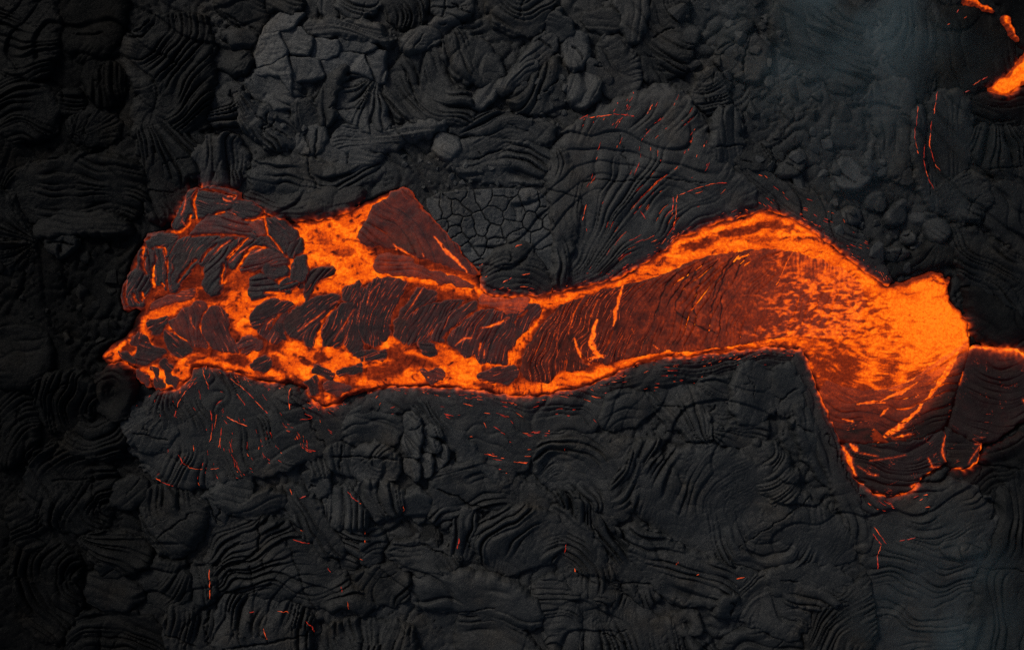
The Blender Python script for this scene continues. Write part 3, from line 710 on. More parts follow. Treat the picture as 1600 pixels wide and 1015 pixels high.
for pts, lv in [([(15, 345), (80, 312), (150, 300), (240, 275), (180, 330), (90, 362)], .24), ([(215, 270), (300, 238), (420, 225), (480, 245), (400, 265), (300, 292), (230, 292)], .26),
                ([(440, 200), (520, 205), (600, 240), (660, 275), (560, 255), (470, 240), (430, 222)], .3), ([(350, 290), (450, 280), (540, 290), (470, 308), (360, 312)], .42),
                ([(470, 810), (560, 805), (650, 830), (730, 880), (820, 950), (740, 930), (640, 868), (540, 838)], .3), ([(700, 1000), (790, 985), (850, 1010), (760, 1040)], .35)]:
    plate(F_(pts), lv, edge=4, rim=.5, lam=7)

# ---- the cooling fan below the bend
def fan_heat(X, Y, d, phi, psi, r):
    h = np.interp(Y, [560, 600, 640, 675, 700], [.50, .42, .32, .20, .11])+0.12*fbm(X/24, Y/12, 95, 2)
    h = h-0.10*(1-sstep(.05, .5, r))
    b = bowl(X, Y); k = sstep(150, 45, Y+14*pn(X/26, Y/14, 182)-np.interp(X, [1260, 1400, 1500], [500, 500, 470]))
    kd = sstep(-2, 34, X-np.interp(Y, [500, 545, 600, 640, 680], [1530, 1494, 1460, 1434, 1397])+9*pn(X/16, Y/16, 195))*sstep(520, 560, Y)
    h = h*(1-.72*kd); h = h*(1-k)+b*k
    ln = np.clip(1-np.abs(pn(phi/5, psi/26, 96))/.05, 0, 1)*sstep(.1, .35, pn(phi/26, psi/30, 97))
    return np.maximum(h, .6*ln)
FAN = G_([(95, 545), (140, 540), (200, 570), (300, 580), (400, 565), (480, 520), (560, 470), (640, 420), (688, 350), (698, 420), (660, 530), (622, 650), (604, 722), (540, 762), (420, 792), (300, 792), (178, 792), (140, 700), (105, 620)])
plate(FAN, None, grow=0, mat=MELT, shade=.024, mode='arc', c=(1400, 430), lam=13, amp=.14, H=.07, z=.09, R=5, hf=fan_heat, edge=3, warp=1.0,
      gashes=[(G_(q), w, h) for q, w, h in [
          ([(692, 330), (645, 430), (595, 520), (545, 590), (500, 640)], 6.0, .95), ([(500, 645), (435, 710), (380, 750), (320, 788)], 6.5, .93),
          ([(250, 635), (330, 626), (360, 632)], 3.2, .9), ([(320, 630), (400, 600), (450, 575), (490, 545)], 3.6, .92), ([(520, 500), (460, 540), (400, 560), (330, 570), (240, 562)], 3.6, .9),
          ([(340, 682), (372, 655)], 3.2, .9), ([(190, 695), (235, 706)], 2.2, .9), ([(390, 772), (460, 755)], 2.2, .9), ([(245, 800), (340, 798)], 1.5, .8), ([(95, 545), (85, 600), (110, 640), (128, 670)], 3.0, .95),
          ([(90, 540), (150, 520), (230, 545), (300, 555), (380, 540)], 6, .95), ([(160, 590), (220, 610), (260, 640)], .9, .6), ([(470, 615), (490, 600)], 1.2, .8)]])
def dark_heat(lv):
    def fn(X, Y, d, phi, psi, r):
        h = lv*(1+.6*fbm(X/20, Y/20, 98, 2))
        ln = np.clip(1-np.abs(pn(phi/5.5, psi/22, 99))/.055, 0, 1)*sstep(.12, .3, pn(phi/22, psi/20, 101))
        return np.maximum(h, .5*ln)
    return fn
fan_low = plate(FAN_LOW, None, grow=0, mode='arc', c=(1405, 520), lam=11, amp=.2, H=.09, z=.06, R=6, hf=dark_heat(.08), edge=4, shade=.026,
      gashes=[(G_(q), w, h) for q, w, h in [
          ([(183, 790), (205, 830), (225, 870), (242, 915)], 5.0, .93), ([(222, 795), (248, 822)], 4.0, .9), ([(605, 735), (592, 790), (585, 830), (602, 862)], 2.6, .75), ([(530, 850), (540, 870), (552, 890)], 2.6, .7),
          ([(530, 915), (580, 900), (640, 897)], 3.2, .88), ([(500, 930), (515, 945)], 2.2, .75), ([(460, 965), (485, 952)], 2.6, .75), ([(540, 885), (600, 885)], 1.0, .8),
          ([(260, 830), (330, 842)], 1.0, .7), ([(300, 860), (380, 850), (440, 838)], .9, .6), ([(290, 912), (330, 918)], 1.4, .75), ([(250, 880), (285, 905)], 1.2, .6)]])
fan_side = plate(FAN_SIDE, None, grow=0, mode='lin', ang=10, lam=14, amp=.12, H=.09, z=.07, R=6, hf=dark_heat(.04), edge=4, shade=.022,
      gashes=[(G_(q), w, h) for q, w, h in [([(742, 795), (738, 840), (715, 880), (682, 898)], 2.7, .85), ([(690, 870), (735, 800)], 1.6, .6), ([(715, 795), (760, 790)], 1.0, .7), ([(640, 900), (660, 890)], 3.0, .85)]])
def east_heat(X, Y, d, phi, psi, r):
    h = dark_heat(.08)(X, Y, d, phi, psi, r)
    t = Y-np.interp(X, [1505, 1520, 1545, 1560, 1580, 1600, 1640], [548, 541, 543, 546, 544, 551, 556])
    w = np.interp(X, [1505, 1535, 1555, 1580, 1620], [2.0, 3.0, 4.5, 6.5, 8])*(1+.9*pn(X/6, Y/14, 102))
    return np.maximum(h, np.clip(np.exp(-np.abs(t-1)/np.maximum(w, .8)), 0, 1)*.88*np.clip(.75+1.1*pn(X/8, Y/8, 192), .15, 1.1)+.33*np.exp(-np.abs(t)/28))
east = link("lava_tongue", None, None, None, (wx(1560), wy(600), 0))
tag(east, "dark lava tongue with glowing orange upper rim at the right edge beside the source", "lava flow", None, "thing")
east_p = plate(EAST, None, grow=0, mode='arc', c=(1560, 520), lam=11, amp=.16, H=.08, z=.08, R=5, hf=east_heat, edge=4, shade=.021, par=east, name="crust",
      gashes=[(G_(q), w, h) for q, w, h in [([(905, 620), (935, 650)], 3, .8), ([(655, 560), (668, 510)], 1.2, .8)]])

# ---- the breakout on the upper left of the channel
breakout = []
for pts, lv, g, nm in [
    ([(440, 330), (500, 240), (540, 120), (600, 90), (582, 150), (576, 230), (596, 300), (545, 305), (536, 360), (470, 400), (420, 380)], .03, (([(522, 145), (512, 220), (485, 290)], 1.6, .7), ([(490, 330), (525, 390)], 1.2, .6)), 0),
    ([(606, 130), (650, 84), (700, 74), (790, 122), (820, 182), (882, 204), (878, 232), (780, 250), (622, 302), (602, 260)], .03, (), 0),
    ([(690, 76), (800, 88), (900, 128), (922, 142), (890, 185), (850, 182), (800, 142)], .12, (([(780, 130), (820, 170), (880, 180)], 1.6, .75), ([(850, 145), (920, 130), (900, 165)], 1.8, .8)), 0),
    ([(888, 190), (960, 178), (1040, 198), (1115, 260), (1040, 292), (980, 322), (940, 290), (900, 250)], .03, (), 0),
    ([(640, 342), (700, 302), (800, 262), (890, 262), (945, 302), (1000, 332), (1062, 400), (1095, 452), (1000, 462), (850, 442), (700, 442), (555, 452), (600, 402)], .15, (([(745, 282), (820, 262)], 1.2, .7), ([(890, 262), (940, 295)], 2.2, .7)), 0),
    ([(1000, 330), (1040, 310), (1122, 318), (1165, 420), (1122, 442), (1060, 380)], .24, (([(1000, 330), (1070, 315), (1130, 330)], 1.5, .75),), 0),
    ([(1150, 318), (1230, 328), (1332, 368), (1395, 462), (1380, 492), (1328, 520), (1300, 605), (1200, 492), (1168, 430)], .06, (), 0),
    ([(1060, 400), (1122, 452), (1200, 512), (1292, 612), (1302, 645), (1230, 572), (1140, 502), (1045, 472)], .07, (), 0),
    ([(205, 480), (300, 448), (400, 440), (462, 490), (350, 542), (290, 530), (220, 545)], .03, (), 0),
    ([(370, 542), (480, 480), (600, 455), (785, 460), (760, 492), (700, 552), (640, 622), (570, 702), (470, 802), (432, 882), (400, 882), (400, 650), (370, 590)], .03, (), 0),
    ([(650, 610), (720, 532), (780, 482), (860, 470), (905, 470), (860, 512), (760, 582), (700, 642), (690, 682), (635, 655)], .05, (([(630, 650), (690, 570), (720, 545)], 1.2, .6), ([(745, 600), (800, 530), (870, 490)], 1.2, .75)), 0),
    ([(660, 832), (680, 702), (740, 622), (842, 532), (960, 472), (1015, 465), (960, 532), (850, 620), (830, 690), (800, 782), (788, 850), (780, 912), (700, 902)], .03, (([(850, 620), (920, 550), (1000, 475)], 1.2, .85),), 0),
    ([(870, 640), (940, 562), (1010, 502), (1100, 462), (1165, 500), (1100, 512), (1050, 542), (960, 642), (885, 702), (850, 690)], .06, (([(870, 660), (940, 590), (1010, 540)], 1.0, .7),), 0),
    ([(980, 650), (1050, 602), (1140, 552), (1230, 580), (1312, 640), (1312, 690), (1180, 672), (1050, 712), (940, 722)], .13, (([(1060, 580), (1140, 545)], 1.6, .75),), 0),
    ([(1138, 720), (1180, 682), (1250, 690), (1335, 720), (1300, 762), (1210, 772), (1140, 760)], .04, (), 0),
    ([(1040, 802), (1080, 760), (1150, 780), (1230, 842), (1272, 882), (1200, 882), (1100, 932), (1018, 952)], .04, (), 0),
    ([(860, 752), (940, 690), (1042, 720), (1030, 800), (1022, 872), (940, 862), (858, 872)], .38, (), 0),
    ([(275, 565), (340, 540), (352, 620), (344, 800), (296, 850), (280, 790), (288, 680)], .03, (([(345, 560), (360, 640)], 1.4, .65),), 0),
    ([(150, 610), (180, 555), (235, 560), (262, 600), (262, 690), (235, 770), (212, 760), (150, 720), (138, 690)], .06, (([(165, 610), (205, 660), (200, 700)], 1.3, .65), ([(185, 560), (178, 640)], 1.6, .7)), 0),
    ([(40, 850), (80, 760), (140, 712), (200, 740), (242, 832), (200, 922), (160, 900), (100, 870), (60, 1010), (20, 960)], .03, (([(55, 800), (40, 900), (60, 1000)], 1.3, .6), ([(100, 920), (140, 980)], 1.2, .7), ([(172, 900), (180, 960)], 1.8, .7)), 0),
    ([(440, 872), (480, 802), (560, 752), (620, 802), (642, 832), (560, 852), (480, 882)], .2, (), 0),
    ([(290, 872), (340, 850), (385, 912), (300, 942)], .34, (), 0),
    ([(1318, 562), (1360, 500), (1442, 478), (1432, 552), (1420, 602), (1360, 612)], .04, (), 1),
    ([(1378, 662), (1420, 620), (1470, 638), (1462, 782), (1392, 812), (1368, 760)], .04, (), 1),
    ([(1250, 832), (1360, 800), (1405, 820), (1332, 882), (1288, 892)], .03, (), 0),
    ([(90, 870), (150, 930), (200, 960), (150, 1010), (90, 1010), (70, 960)], .05, (), 0),
    ([(366, 640), (398, 650), (398, 860), (380, 880), (352, 800)], .03, (([(360, 650), (362, 780), (380, 880)], 1.3, .6),), 0),
]: plate(B_(pts), lv, gashes=[(B_(q), w, h) for q, w, h in g], amp=.13, lam=10, H=.12, z=.15, lines=.6, name="crust_plate", grow=4.6, R=6, mat=BANK, dens=-.06, rim=.2, cut=HOTL)
# red-hot rims and drips on the breakout
for pts, lv, g in [
    ([(198, 402), (240, 378), (300, 368), (322, 390), (262, 422), (215, 472), (205, 522), (192, 460)], .04, ()),
    ([(128, 300), (150, 265), (188, 260), (180, 320), (135, 335)], .05, ()),
    ([(155, 350), (178, 330), (205, 420), (180, 455), (155, 420)], .05, ()),
    ([(455, 150), (480, 122), (560, 78), (600, 68), (640, 132), (720, 222), (800, 302), (850, 372), (885, 412), (830, 392), (760, 372), (650, 332), (560, 302), (500, 290), (420, 290), (410, 250), (440, 200)], .19,
     (([(708, 252), (750, 310), (800, 350), (835, 395)], 3.6, .9), ([(545, 285), (600, 320), (650, 365), (720, 392)], 3.0, .9), ([(560, 295), (555, 325)], 1.6, .85), ([(660, 320), (668, 335)], 1.0, .8), ([(700, 190), (790, 240), (870, 400)], .7, .55))),
    ([(480, 332), (540, 326), (600, 336), (650, 372), (720, 396), (820, 422), (872, 462), (800, 442), (700, 426), (620, 402), (520, 402), (465, 382)], .30, ()),
    ([(245, 245), (275, 238), (300, 270), (290, 300), (255, 285)], .42, ()),
    ([(325, 310), (370, 290), (390, 320), (350, 345)], .40, ()),
]: plate(T_(pts), lv, gashes=[(T_(q), w, h) for q, w, h in g], dens=-.12 if len(pts) > 14 else .05, lines=.55, R=8 if len(pts) > 9 else 5, ang=55 if len(pts) > 14 else None, lam=15 if len(pts) > 14 else 8, amp=.16)

# the small pool in the upper right corner, and the spatter beside it
pool = link("lava_pool", None, None, None, (wx(1590), wy(120), 0))
tag(pool, "small bright orange lava pool at the upper right edge", "lava pool")
patch("molten_surface", NE_POOL, mode='lin', ang=-40, lam=12, amp=.08, H=.06, z=.1, R=5, seed=5, step=1.1, edge=4.5, clip=False, mat=MELT, shade=.008, parent=pool, smooth=1,
      heatfn=lambda X, Y, d, phi, psi, r: (0.93+.18*fbm(X/12, Y/9, 103, 2))*(0.5+.5*sstep(0, 4, d)))
for nm, pts, lb in [("lava_spill", [(1498, -8), (1512, -8), (1530, 6), (1545, 12), (1556, 20), (1545, 20), (1526, 12), (1505, 2)], "thin orange lava spill at the top edge left of the upper right corner"),
                    ("lava_spill", [(1563, 32), (1571, 27), (1578, 34), (1581, 46), (1592, 62), (1585, 58), (1574, 46)], "small orange lava spill between the corner pool and the top edge"),
                    ("lava_spill", [(1552, 492), (1556, 490), (1559, 500), (1560, 508), (1553, 505)], "tiny orange lava spill right of the glowing source")]:
    p = patch(nm, pts, mode='lin', ang=40, lam=8, amp=.1, H=.05, z=.14, R=3, seed=len(pts)+7, step=.9, edge=4.5, clip=False, mat=MELT, shade=.008, skirt=4,
              heatfn=lambda X, Y, d, phi, psi, r: (0.62+.5*fbm(X/6, Y/5, 104, 2))*(0.4+.6*sstep(0, 2.5, d))+.1, smooth=1)
    tag(p.o, lb, "lava spill", "orange spills in the upper right")

molten = patch("molten_surface", MOLTEN, mode='flow', lam=17, amp=0.05, H=0.10, z=0.06, R=7, seed=3, step=1.2, edge=4.6, frag=.22, clip=False,
               heatfn=molten_heat, smooth=1, mat=MELT, shade=0.008, parent=river, skirt=7, warp=0.8)

# ------------------------------------------------------------------ the ground: one sheet out to the horizon
def axis(a, b, st):
    core = np.arange(a, b+st, st); out = []; d = st; x = 0.0
    while x < 60000:
        d *= 1.08; x += d; out.append(x)
    out = np.array(out)
    return np.concatenate([core[0]-out[::-1], core, core[-1]+out])
def build_ground():
    xs = axis(-40, 1640, 2.7); ys = axis(-40, 1055, 2.7)
    X, Y = np.meshgrid(xs, ys); X = X.astype(np.float32); Y = Y.astype(np.float32)
    far = np.maximum(np.maximum(-40-X, X-1640), np.maximum(-40-Y, Y-1055))
    z = (swell(X, Y)+crumple(X, Y, 0))*sstep(220, 25, far)-.06+sstep(25, 220, far)*sstep(6000, 500, far)*(.5*fbm(X/260, Y/260, 211, 2)+.35*np.abs(pn(X/150, Y/150, 212)))
    z = z+sstep(200, 4000, far)*3*fbm(X/2500, Y/2500, 207, 2)*1.0
    # the sheet passes under the molten rock
    sd = river_sd(X, Y)
    z = np.where((far < 0) & (sd > -6), np.minimum(z, z*.3-0.3*sstep(-6, 0, sd)), z)
    me = grid_mesh("ground", X, Y, z.astype(np.float32), np.ones(X.shape, bool))
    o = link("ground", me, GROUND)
    # vignette painted into the ground's grey: darker towards the left and right sides
    vig_x = X+60*fbm(X/120, Y/120, 451, 3)
    gr = np.interp(vig_x, [120, 200, 300, 380, 1380, 1470, 1540], [.005, .008, .015, .028, .027, .02, .012]).astype(np.float32)
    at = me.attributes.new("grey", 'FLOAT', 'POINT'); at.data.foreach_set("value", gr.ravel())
    tag(o, "lava ground with painted vignette seen in the gaps between lobes", None, None, "structure")
build_ground()
# ------------------------------------------------------------------ the cooled lobes, slabs and folds around it
_ln = [500]
def L(name, label, poly, mode='lin', lam=10, shade=.045, cat="lava lobe", grp=None, **kw):
    _ln[0] += 13
    kw.setdefault('z', 0.02+0.05*((_ln[0]*7) % 5)/4)
    if mode == 'lin': kw.setdefault('ang', pca(poly))
    kw.setdefault('amp', .34)
    kw.setdefault('grow', 8.0 if name != "rock_plate" else 4.0); kw.setdefault('H', float(np.random.default_rng(_ln[0]+1).uniform(.20, .36))); kw.setdefault('amp', .34); kw.setdefault('edge', 6.5 if name != 'rock_plate' else 4.0)
    g = np.random.default_rng(_ln[0]); kw.setdefault('base', True); kw.setdefault('rub', .07+.62*min(.42, kw.get('amp', .34))); kw.setdefault('fine', .35+1.6*min(.42, kw.get('amp', .34))); lam = lam*(1.3 if lam < 12 else 1.1); kw.setdefault('tilt', tuple(g.normal(0, .03, 2))); kw.setdefault('autocrack', int(g.integers(0, 2))); kw.setdefault('step', 1.55)
    A = np.ptp(np.array(poly)[:, 0])*np.ptp(np.array(poly)[:, 1]); kw.setdefault('R', min(20, max(8, .17*math.sqrt(A))))
    if river_sd(np.array(poly)[:, 0], np.array(poly)[:, 1]).max() > -12:          # crust touching the channel glows dully at its rim
        def rim(X, Y, d, phi, psi, r):
            q = np.clip(-river_sd(X, Y), 0, 60)+2.5*pn(X/9, Y/9, 461)
            return np.clip((.48*np.exp(-q/3.0)+.19*np.exp(-q/10))*(1+1.3*pn(X/8, Y/6, 462)), 0, .7)
        kw.setdefault('heatfn', rim); kw.setdefault('mat', BANK)
    p = patch(name, poly, mode=mode, lam=lam, shade=shade*0.82, seed=_ln[0], **kw)
    if p: tag(p.o, label, cat, grp)
    return p
R_, S_, T__, D__ = "ropy_lobe", "rock_plate", "lava_toe", "crust_fold"
vig_dk = .0075  # grey of the left lobes, lowered to paint in vignette darkening
# --- upper left, lobes greyed down to imitate the vignette
L(R_, "black ropy lobe with sagging folds in the top left corner", [(-30, -20), (85, -20), (92, 40), (82, 100), (60, 128), (20, 116), (-30, 92)], 'arc', 9, vig_dk*1.1, c=(32, -90), amp=.42)
L(R_, "black lobe with swept diagonal ropes at the left edge below the sagging corner folds", [(-30, 90), (25, 118), (70, 135), (95, 165), (85, 208), (40, 224), (-30, 205)], 'arc', 8, vig_dk*1.1, c=(40, 300), amp=.4)
L(S_, "smooth black slab at the top edge right of the corner folds", [(86, -20), (200, -20), (200, 40), (172, 92), (120, 102), (92, 60)], 'lin', 16, vig_dk*.75, amp=.12)
L(D__, "large black draped fold with hanging curtain strands left of the cracked grey slab", [(193, 78), (214, 42), (268, 24), (322, 28), (334, 110), (327, 192), (300, 218), (262, 192), (228, 160), (200, 112)], 'arc', 10, .0145, c=(196, 28), amp=.45)
L(R_, "black lobe with fanned folds directly beneath the draped curtain fold", [(205, 150), (240, 166), (282, 202), (330, 206), (322, 262), (270, 292), (235, 282), (213, 222)], 'rad', 10, .0165, c=(215, 140))
L(T__, "small black fan shaped toe between the corner ropes and the draped fold", [(110, 182), (150, 170), (187, 190), (182, 218), (140, 224), (108, 212)], 'rad', 6, vig_dk*1.2, c=(110, 215))
L(T__, "small rounded black knob above the little fan shaped toe", [(140, 95), (185, 98), (192, 140), (175, 168), (150, 165), (135, 130)], 'lin', 9, vig_dk*.8)
L(S_, "black smooth knob under the swept diagonal ropes near the left edge", [(92, 140), (130, 140), (135, 175), (105, 182), (90, 170)], 'lin', 10, vig_dk*.9)
L(R_, "wide black lobe with long level folds at the left above the pit", [(8, 290), (60, 255), (140, 243), (216, 254), (242, 302), (202, 346), (120, 352), (38, 342)], 'arc', 12, vig_dk*1.3, c=(120, 640), amp=.35)
L(D__, "long smooth black tube bordering the pit on its upper side", [(54, 354), (100, 336), (150, 332), (202, 346), (200, 364), (120, 362), (68, 368)], 'lin', 12, vig_dk*1.6, amp=.15, z=.14)
L(D__, "black bundle of upright strands left of the glowing breakout crest", [(230, 250), (262, 244), (292, 262), (282, 322), (256, 348), (233, 336)], 'lin', 7, .017, ang=80, amp=.5)
L(S_, "small black slab split by cracks on the edge of the pit", [(72, 372), (110, 366), (125, 376), (112, 396), (92, 400), (74, 388)], 'lin', 14, vig_dk*2, amp=.1, cracks=[[(75, 380), (95, 378), (122, 384)], [(95, 378), (100, 398)]])
L(R_, "black lobe with twisted folds at the left edge above the pit", [(-30, 205), (30, 226), (60, 252), (10, 290), (-30, 300)], 'arc', 9, vig_dk, c=(60, 300))
L(R_, "black lobe with fanning ropes at the left edge beside the pit", [(-30, 300), (8, 296), (35, 345), (52, 366), (48, 412), (10, 420), (-30, 410)], 'rad', 8, vig_dk*1.3, c=(60, 380))
# --- top centre
L(S_, "block of dark bluish rock at the top edge above the draped fold", [(330, 8), (365, -20), (405, -20), (422, 18), (405, 58), (366, 50), (350, 22)], 'lin', 14, .02, amp=.2, cracks=[[(352, 22), (380, 40), (400, 45)]])
L(T__, "smooth dark oval toe left of the cracked grey slab", [(352, 48), (392, 48), (404, 64), (380, 75), (360, 64)], 'lin', 12, .028, amp=.12)
L(S_, "dark blocky lump between the draped fold and the cracked grey slab", [(328, 62), (352, 70), (385, 80), (398, 98), (380, 118), (345, 112), (328, 92)], 'arc', 10, .02, c=(330, 40))
L(T__, "square grey lump with curling folds below its flat top left of the breakout ropes", [(324, 120), (340, 114), (368, 130), (382, 160), (376, 192), (340, 196), (326, 182)], 'arc', 8, .032, c=(350, 138), env=lambda X, Y: sstep(148, 172, Y)*1.2+.1)
L(T__, "rounded grey lobe with upright ropes just above the glowing breakout crest", [(300, 242), (322, 220), (355, 211), (378, 222), (386, 250), (378, 284), (342, 288), (308, 282)], 'arc', 10, .04, c=(420, 262), amp=.4)
# the broad slab of smooth crust, broken into plates
slab = link("cracked_crust", None, None, None, (wx(500), wy(80), 0))
tag(slab, "broad smooth grey slab broken into plates near the top edge", "lava slab")
for k, pts in enumerate([[(402, 104), (398, 86), (408, 58), (437, 52), (450, 82), (449, 88), (425, 102)], [(410, 56), (420, 38), (440, 22), (476, 24), (462, 45), (438, 50)],
                         [(440, 52), (470, 46), (491, 62), (489, 75), (483, 90), (470, 87), (453, 84)], [(492, 63), (530, 66), (530, 82), (528, 90), (500, 97), (486, 91)],
                         [(398, 110), (426, 104), (450, 90), (456, 112), (458, 150), (440, 120), (420, 118), (400, 118)], [(456, 92), (484, 92), (498, 98), (508, 120), (480, 126), (460, 128)],
                         [(502, 99), (530, 92), (532, 83), (560, 86), (570, 90), (582, 124), (560, 115), (535, 108), (512, 122)], [(572, 88), (590, 80), (602, 82), (603, 130), (592, 132), (585, 122)],
                         [(530, 56), (560, 58), (590, 76), (572, 84), (534, 80)]]):
    patch("plate", pts, mode='lin', ang=8, lam=5, amp=.10, H=.24, z=.12+.008*(k % 3), R=2.5, seed=900+k*11, edge=2.2, grow=2.5, smooth=0, shade=.054-.004*(k % 3), parent=slab, skirt=4, fine=1, tilt=(.02*((k % 3)-1), .02*((k*2 % 3)-1)), base=True, flow=0, rub=.35)
L(D__, "long wrinkled tongue along the upper side of the broad cracked slab", [(480, 44), (510, 35), (560, 37), (598, 48), (612, 68), (576, 64), (530, 54), (490, 52)], 'lin', 6, .045, z=.18, amp=.3)
L(R_, "grey lobe with curved folds hanging below the broad cracked slab", [(384, 122), (430, 113), (458, 122), (474, 160), (456, 170), (430, 172), (404, 150)], 'arc', 8, .05, c=(488, 92), amp=.36)
L(R_, "small wrinkled fan lobe under the lower right of the broad cracked slab", [(510, 130), (530, 108), (562, 110), (590, 130), (602, 165), (606, 206), (575, 208), (545, 188), (518, 170)], 'rad', 11, .05, c=(604, 112), amp=.4)
L(D__, "narrow dark fold curving below the broad cracked slab like a blade", [(500, 170), (505, 140), (522, 118), (545, 106), (530, 130), (516, 160), (520, 192), (508, 196)], 'lin', 9, .035, z=.16)
L(R_, "tangle of blocky dark folds left of the small wrinkled fan lobe", [(455, 172), (478, 158), (502, 168), (506, 196), (490, 204), (468, 196)], 'rad', 8, .036, c=(470, 150))
L(R_, "dark lobe with draped hook shaped ropes right of the broad cracked slab", [(604, 112), (640, 72), (668, 62), (696, 82), (702, 140), (742, 162), (736, 192), (690, 192), (640, 188), (608, 172)], 'arc', 13, .034, c=(750, 60), amp=.4)
L(R_, "dark ropy lobe with nested bowl folds left of the black gash", [(692, 62), (716, 52), (742, 60), (768, 82), (782, 108), (776, 130), (748, 134), (722, 124), (702, 102)], 'arc', 11, .036, c=(790, 28), amp=.42, z=.12)
L(R_, "tight coiled ropy roll at the top edge right of centre", [(764, -20), (862, -20), (860, 20), (846, 46), (810, 54), (778, 36), (766, 10)], 'arc', 6.5, .034, c=(820, -20), amp=.34, z=.16)
L(S_, "long straight plank shaped slab slanting down beneath the coiled roll", [(850, 44), (876, 64), (846, 106), (800, 142), (782, 152), (773, 136), (800, 114)], 'lin', 6, .044, amp=.16, z=.18, cracks=[[(842, 60), (862, 78)]])
L(S_, "short smooth block at the foot of the plank shaped slab across the gash", [(735, 160), (752, 138), (772, 124), (780, 132), (776, 152), (758, 168), (742, 174)], 'lin', 10, .045, amp=.12, z=.13)
L(R_, "dark crumpled lobe with small folds under the plank shaped slab", [(800, 146), (846, 112), (868, 88), (884, 110), (884, 150), (868, 178), (830, 178), (800, 168)], 'arc', 9, .034, c=(790, 120), amp=.45)
L(D__, "long smooth tongue pointing right across the dark tangle above the breakout peak", [(520, 210), (560, 199), (612, 207), (660, 194), (704, 188), (694, 200), (640, 216), (590, 233), (550, 241), (524, 226)], 'lin', 6, .05, amp=.24, z=.15)
L(S_, "grey cracked slab with upright splits under the long smooth tongue", [(464, 204), (492, 198), (512, 202), (508, 232), (488, 246), (466, 238)], 'lin', 12, .05, amp=.14, cracks=[[(478, 200), (482, 244)], [(496, 200), (492, 244)]])
L(S_, "smooth grey slab lying flat above the breakout's glowing peak", [(510, 216), (534, 222), (582, 236), (602, 246), (560, 268), (510, 264), (496, 248)], 'lin', 14, .05, amp=.1)
L(R_, "jumbled grey cracked folds above the breakout's left crest", [(374, 150), (400, 165), (450, 178), (472, 200), (462, 226), (430, 232), (400, 216), (376, 190)], 'rad', 12, .042, c=(340, 120), cracks=[[(400, 180), (430, 205), (455, 215)], [(420, 176), (410, 214)]])
L(R_, "dark lobe of long bowed folds above the orange breakout", [(384, 266), (430, 249), (500, 257), (560, 254), (612, 264), (560, 292), (480, 302), (410, 302)], 'arc', 12, .038, c=(480, 60), amp=.4)
L(R_, "dark band of thin stacked folds touching the orange breakout's upper rim", [(388, 300), (450, 299), (540, 294), (578, 300), (532, 330), (470, 340), (410, 332), (392, 318)], 'arc', 9, .036, c=(470, 90), amp=.42)
L(S_, "pale flat slab beside the dark tangle right of the long smooth tongue", [(677, 226), (690, 211), (713, 214), (720, 236), (706, 252), (684, 246)], 'lin', 16, .062, amp=.08, z=.14)
L(R_, "grey lobe with level folds above the mosaic of cracked plates", [(700, 242), (740, 214), (800, 221), (862, 232), (870, 262), (842, 287), (790, 284), (740, 276), (708, 264)], 'arc', 13, .044, c=(780, 470), amp=.36)
L(R_, "dark lobe with thin folds on the lower side of the black gash", [(700, 204), (740, 180), (780, 178), (832, 182), (868, 196), (862, 228), (800, 218), (742, 212)], 'arc', 9, .038, c=(790, 380), amp=.38)
L(T__, "smooth grey toe at the top edge above the broad cracked slab", [(498, -20), (522, -20), (530, 22), (522, 34), (504, 28)], 'lin', 14, .04, amp=.12)
L(R_, "ropy grey toe with nested arcs at the top edge above the long wrinkled tongue", [(526, -20), (592, -20), (590, 16), (562, 32), (534, 34)], 'arc', 8, .044, c=(560, -14), amp=.3)
L(S_, "smooth dark dome at the top edge left of the coiled roll", [(670, -20), (742, -20), (737, 20), (716, 33), (680, 30)], 'lin', 18, .04, amp=.08, cracks=[[(672, 12), (700, 14), (735, 10)], [(698, -10), (694, 30)]])
L(T__, "brownish rounded toe under the smooth top edge dome", [(674, 34), (700, 33), (718, 36), (712, 52), (694, 60), (678, 48)], 'lin', 14, .046, amp=.14)
L(D__, "dark frayed strands at the top edge left of the smooth dome", [(598, -20), (662, -20), (666, 24), (650, 42), (622, 38), (602, 20)], 'arc', 8, .028, c=(560, 40), amp=.5)
L(S_, "smooth wedge slab with faint streaks right of the broad cracked slab", [(628, 56), (668, 42), (690, 50), (682, 70), (645, 84), (630, 82)], 'lin', 6, .046, amp=.16, z=.16)
L(S_, "dark smooth toe leaning at the top edge left of the ropy toe", [(466, -20), (494, -20), (500, 20), (494, 34), (478, 26)], 'lin', 12, .034, amp=.14)
L(D__, "dark band at the top edge between the bluish block and the smooth toes", [(408, -20), (464, -20), (474, 18), (440, 20), (424, 14)], 'lin', 12, .022, amp=.25)
L(T__, "smooth knob right of the coiled roll by the top edge", [(852, 40), (866, 18), (884, 30), (896, 44), (886, 56), (866, 52)], 'lin', 14, .04, amp=.1, z=.16)
L(S_, "greyish green flat block right of the plank shaped slab", [(886, 46), (914, 52), (922, 80), (910, 112), (884, 112), (880, 80)], 'lin', 9, .046, amp=.14, z=.14)
L(S_, "rounded pale slab leaning on the upper left shoulder of the ember dome", [(888, 116), (930, 112), (942, 142), (916, 172), (896, 168), (884, 142)], 'lin', 14, .046, amp=.1, z=.14)
L(S_, "dark slab under the notch at the top edge right of the coiled roll", [(910, 22), (940, 14), (966, 20), (974, 42), (956, 56), (922, 46), (908, 34)], 'lin', 14, .03, amp=.12)
L(T__, "tall smooth pillar toe at the top edge right of the dark notch slab", [(964, -20), (1006, -20), (1006, 30), (992, 72), (980, 60), (972, 30)], 'lin', 16, .038, amp=.1, z=.14)
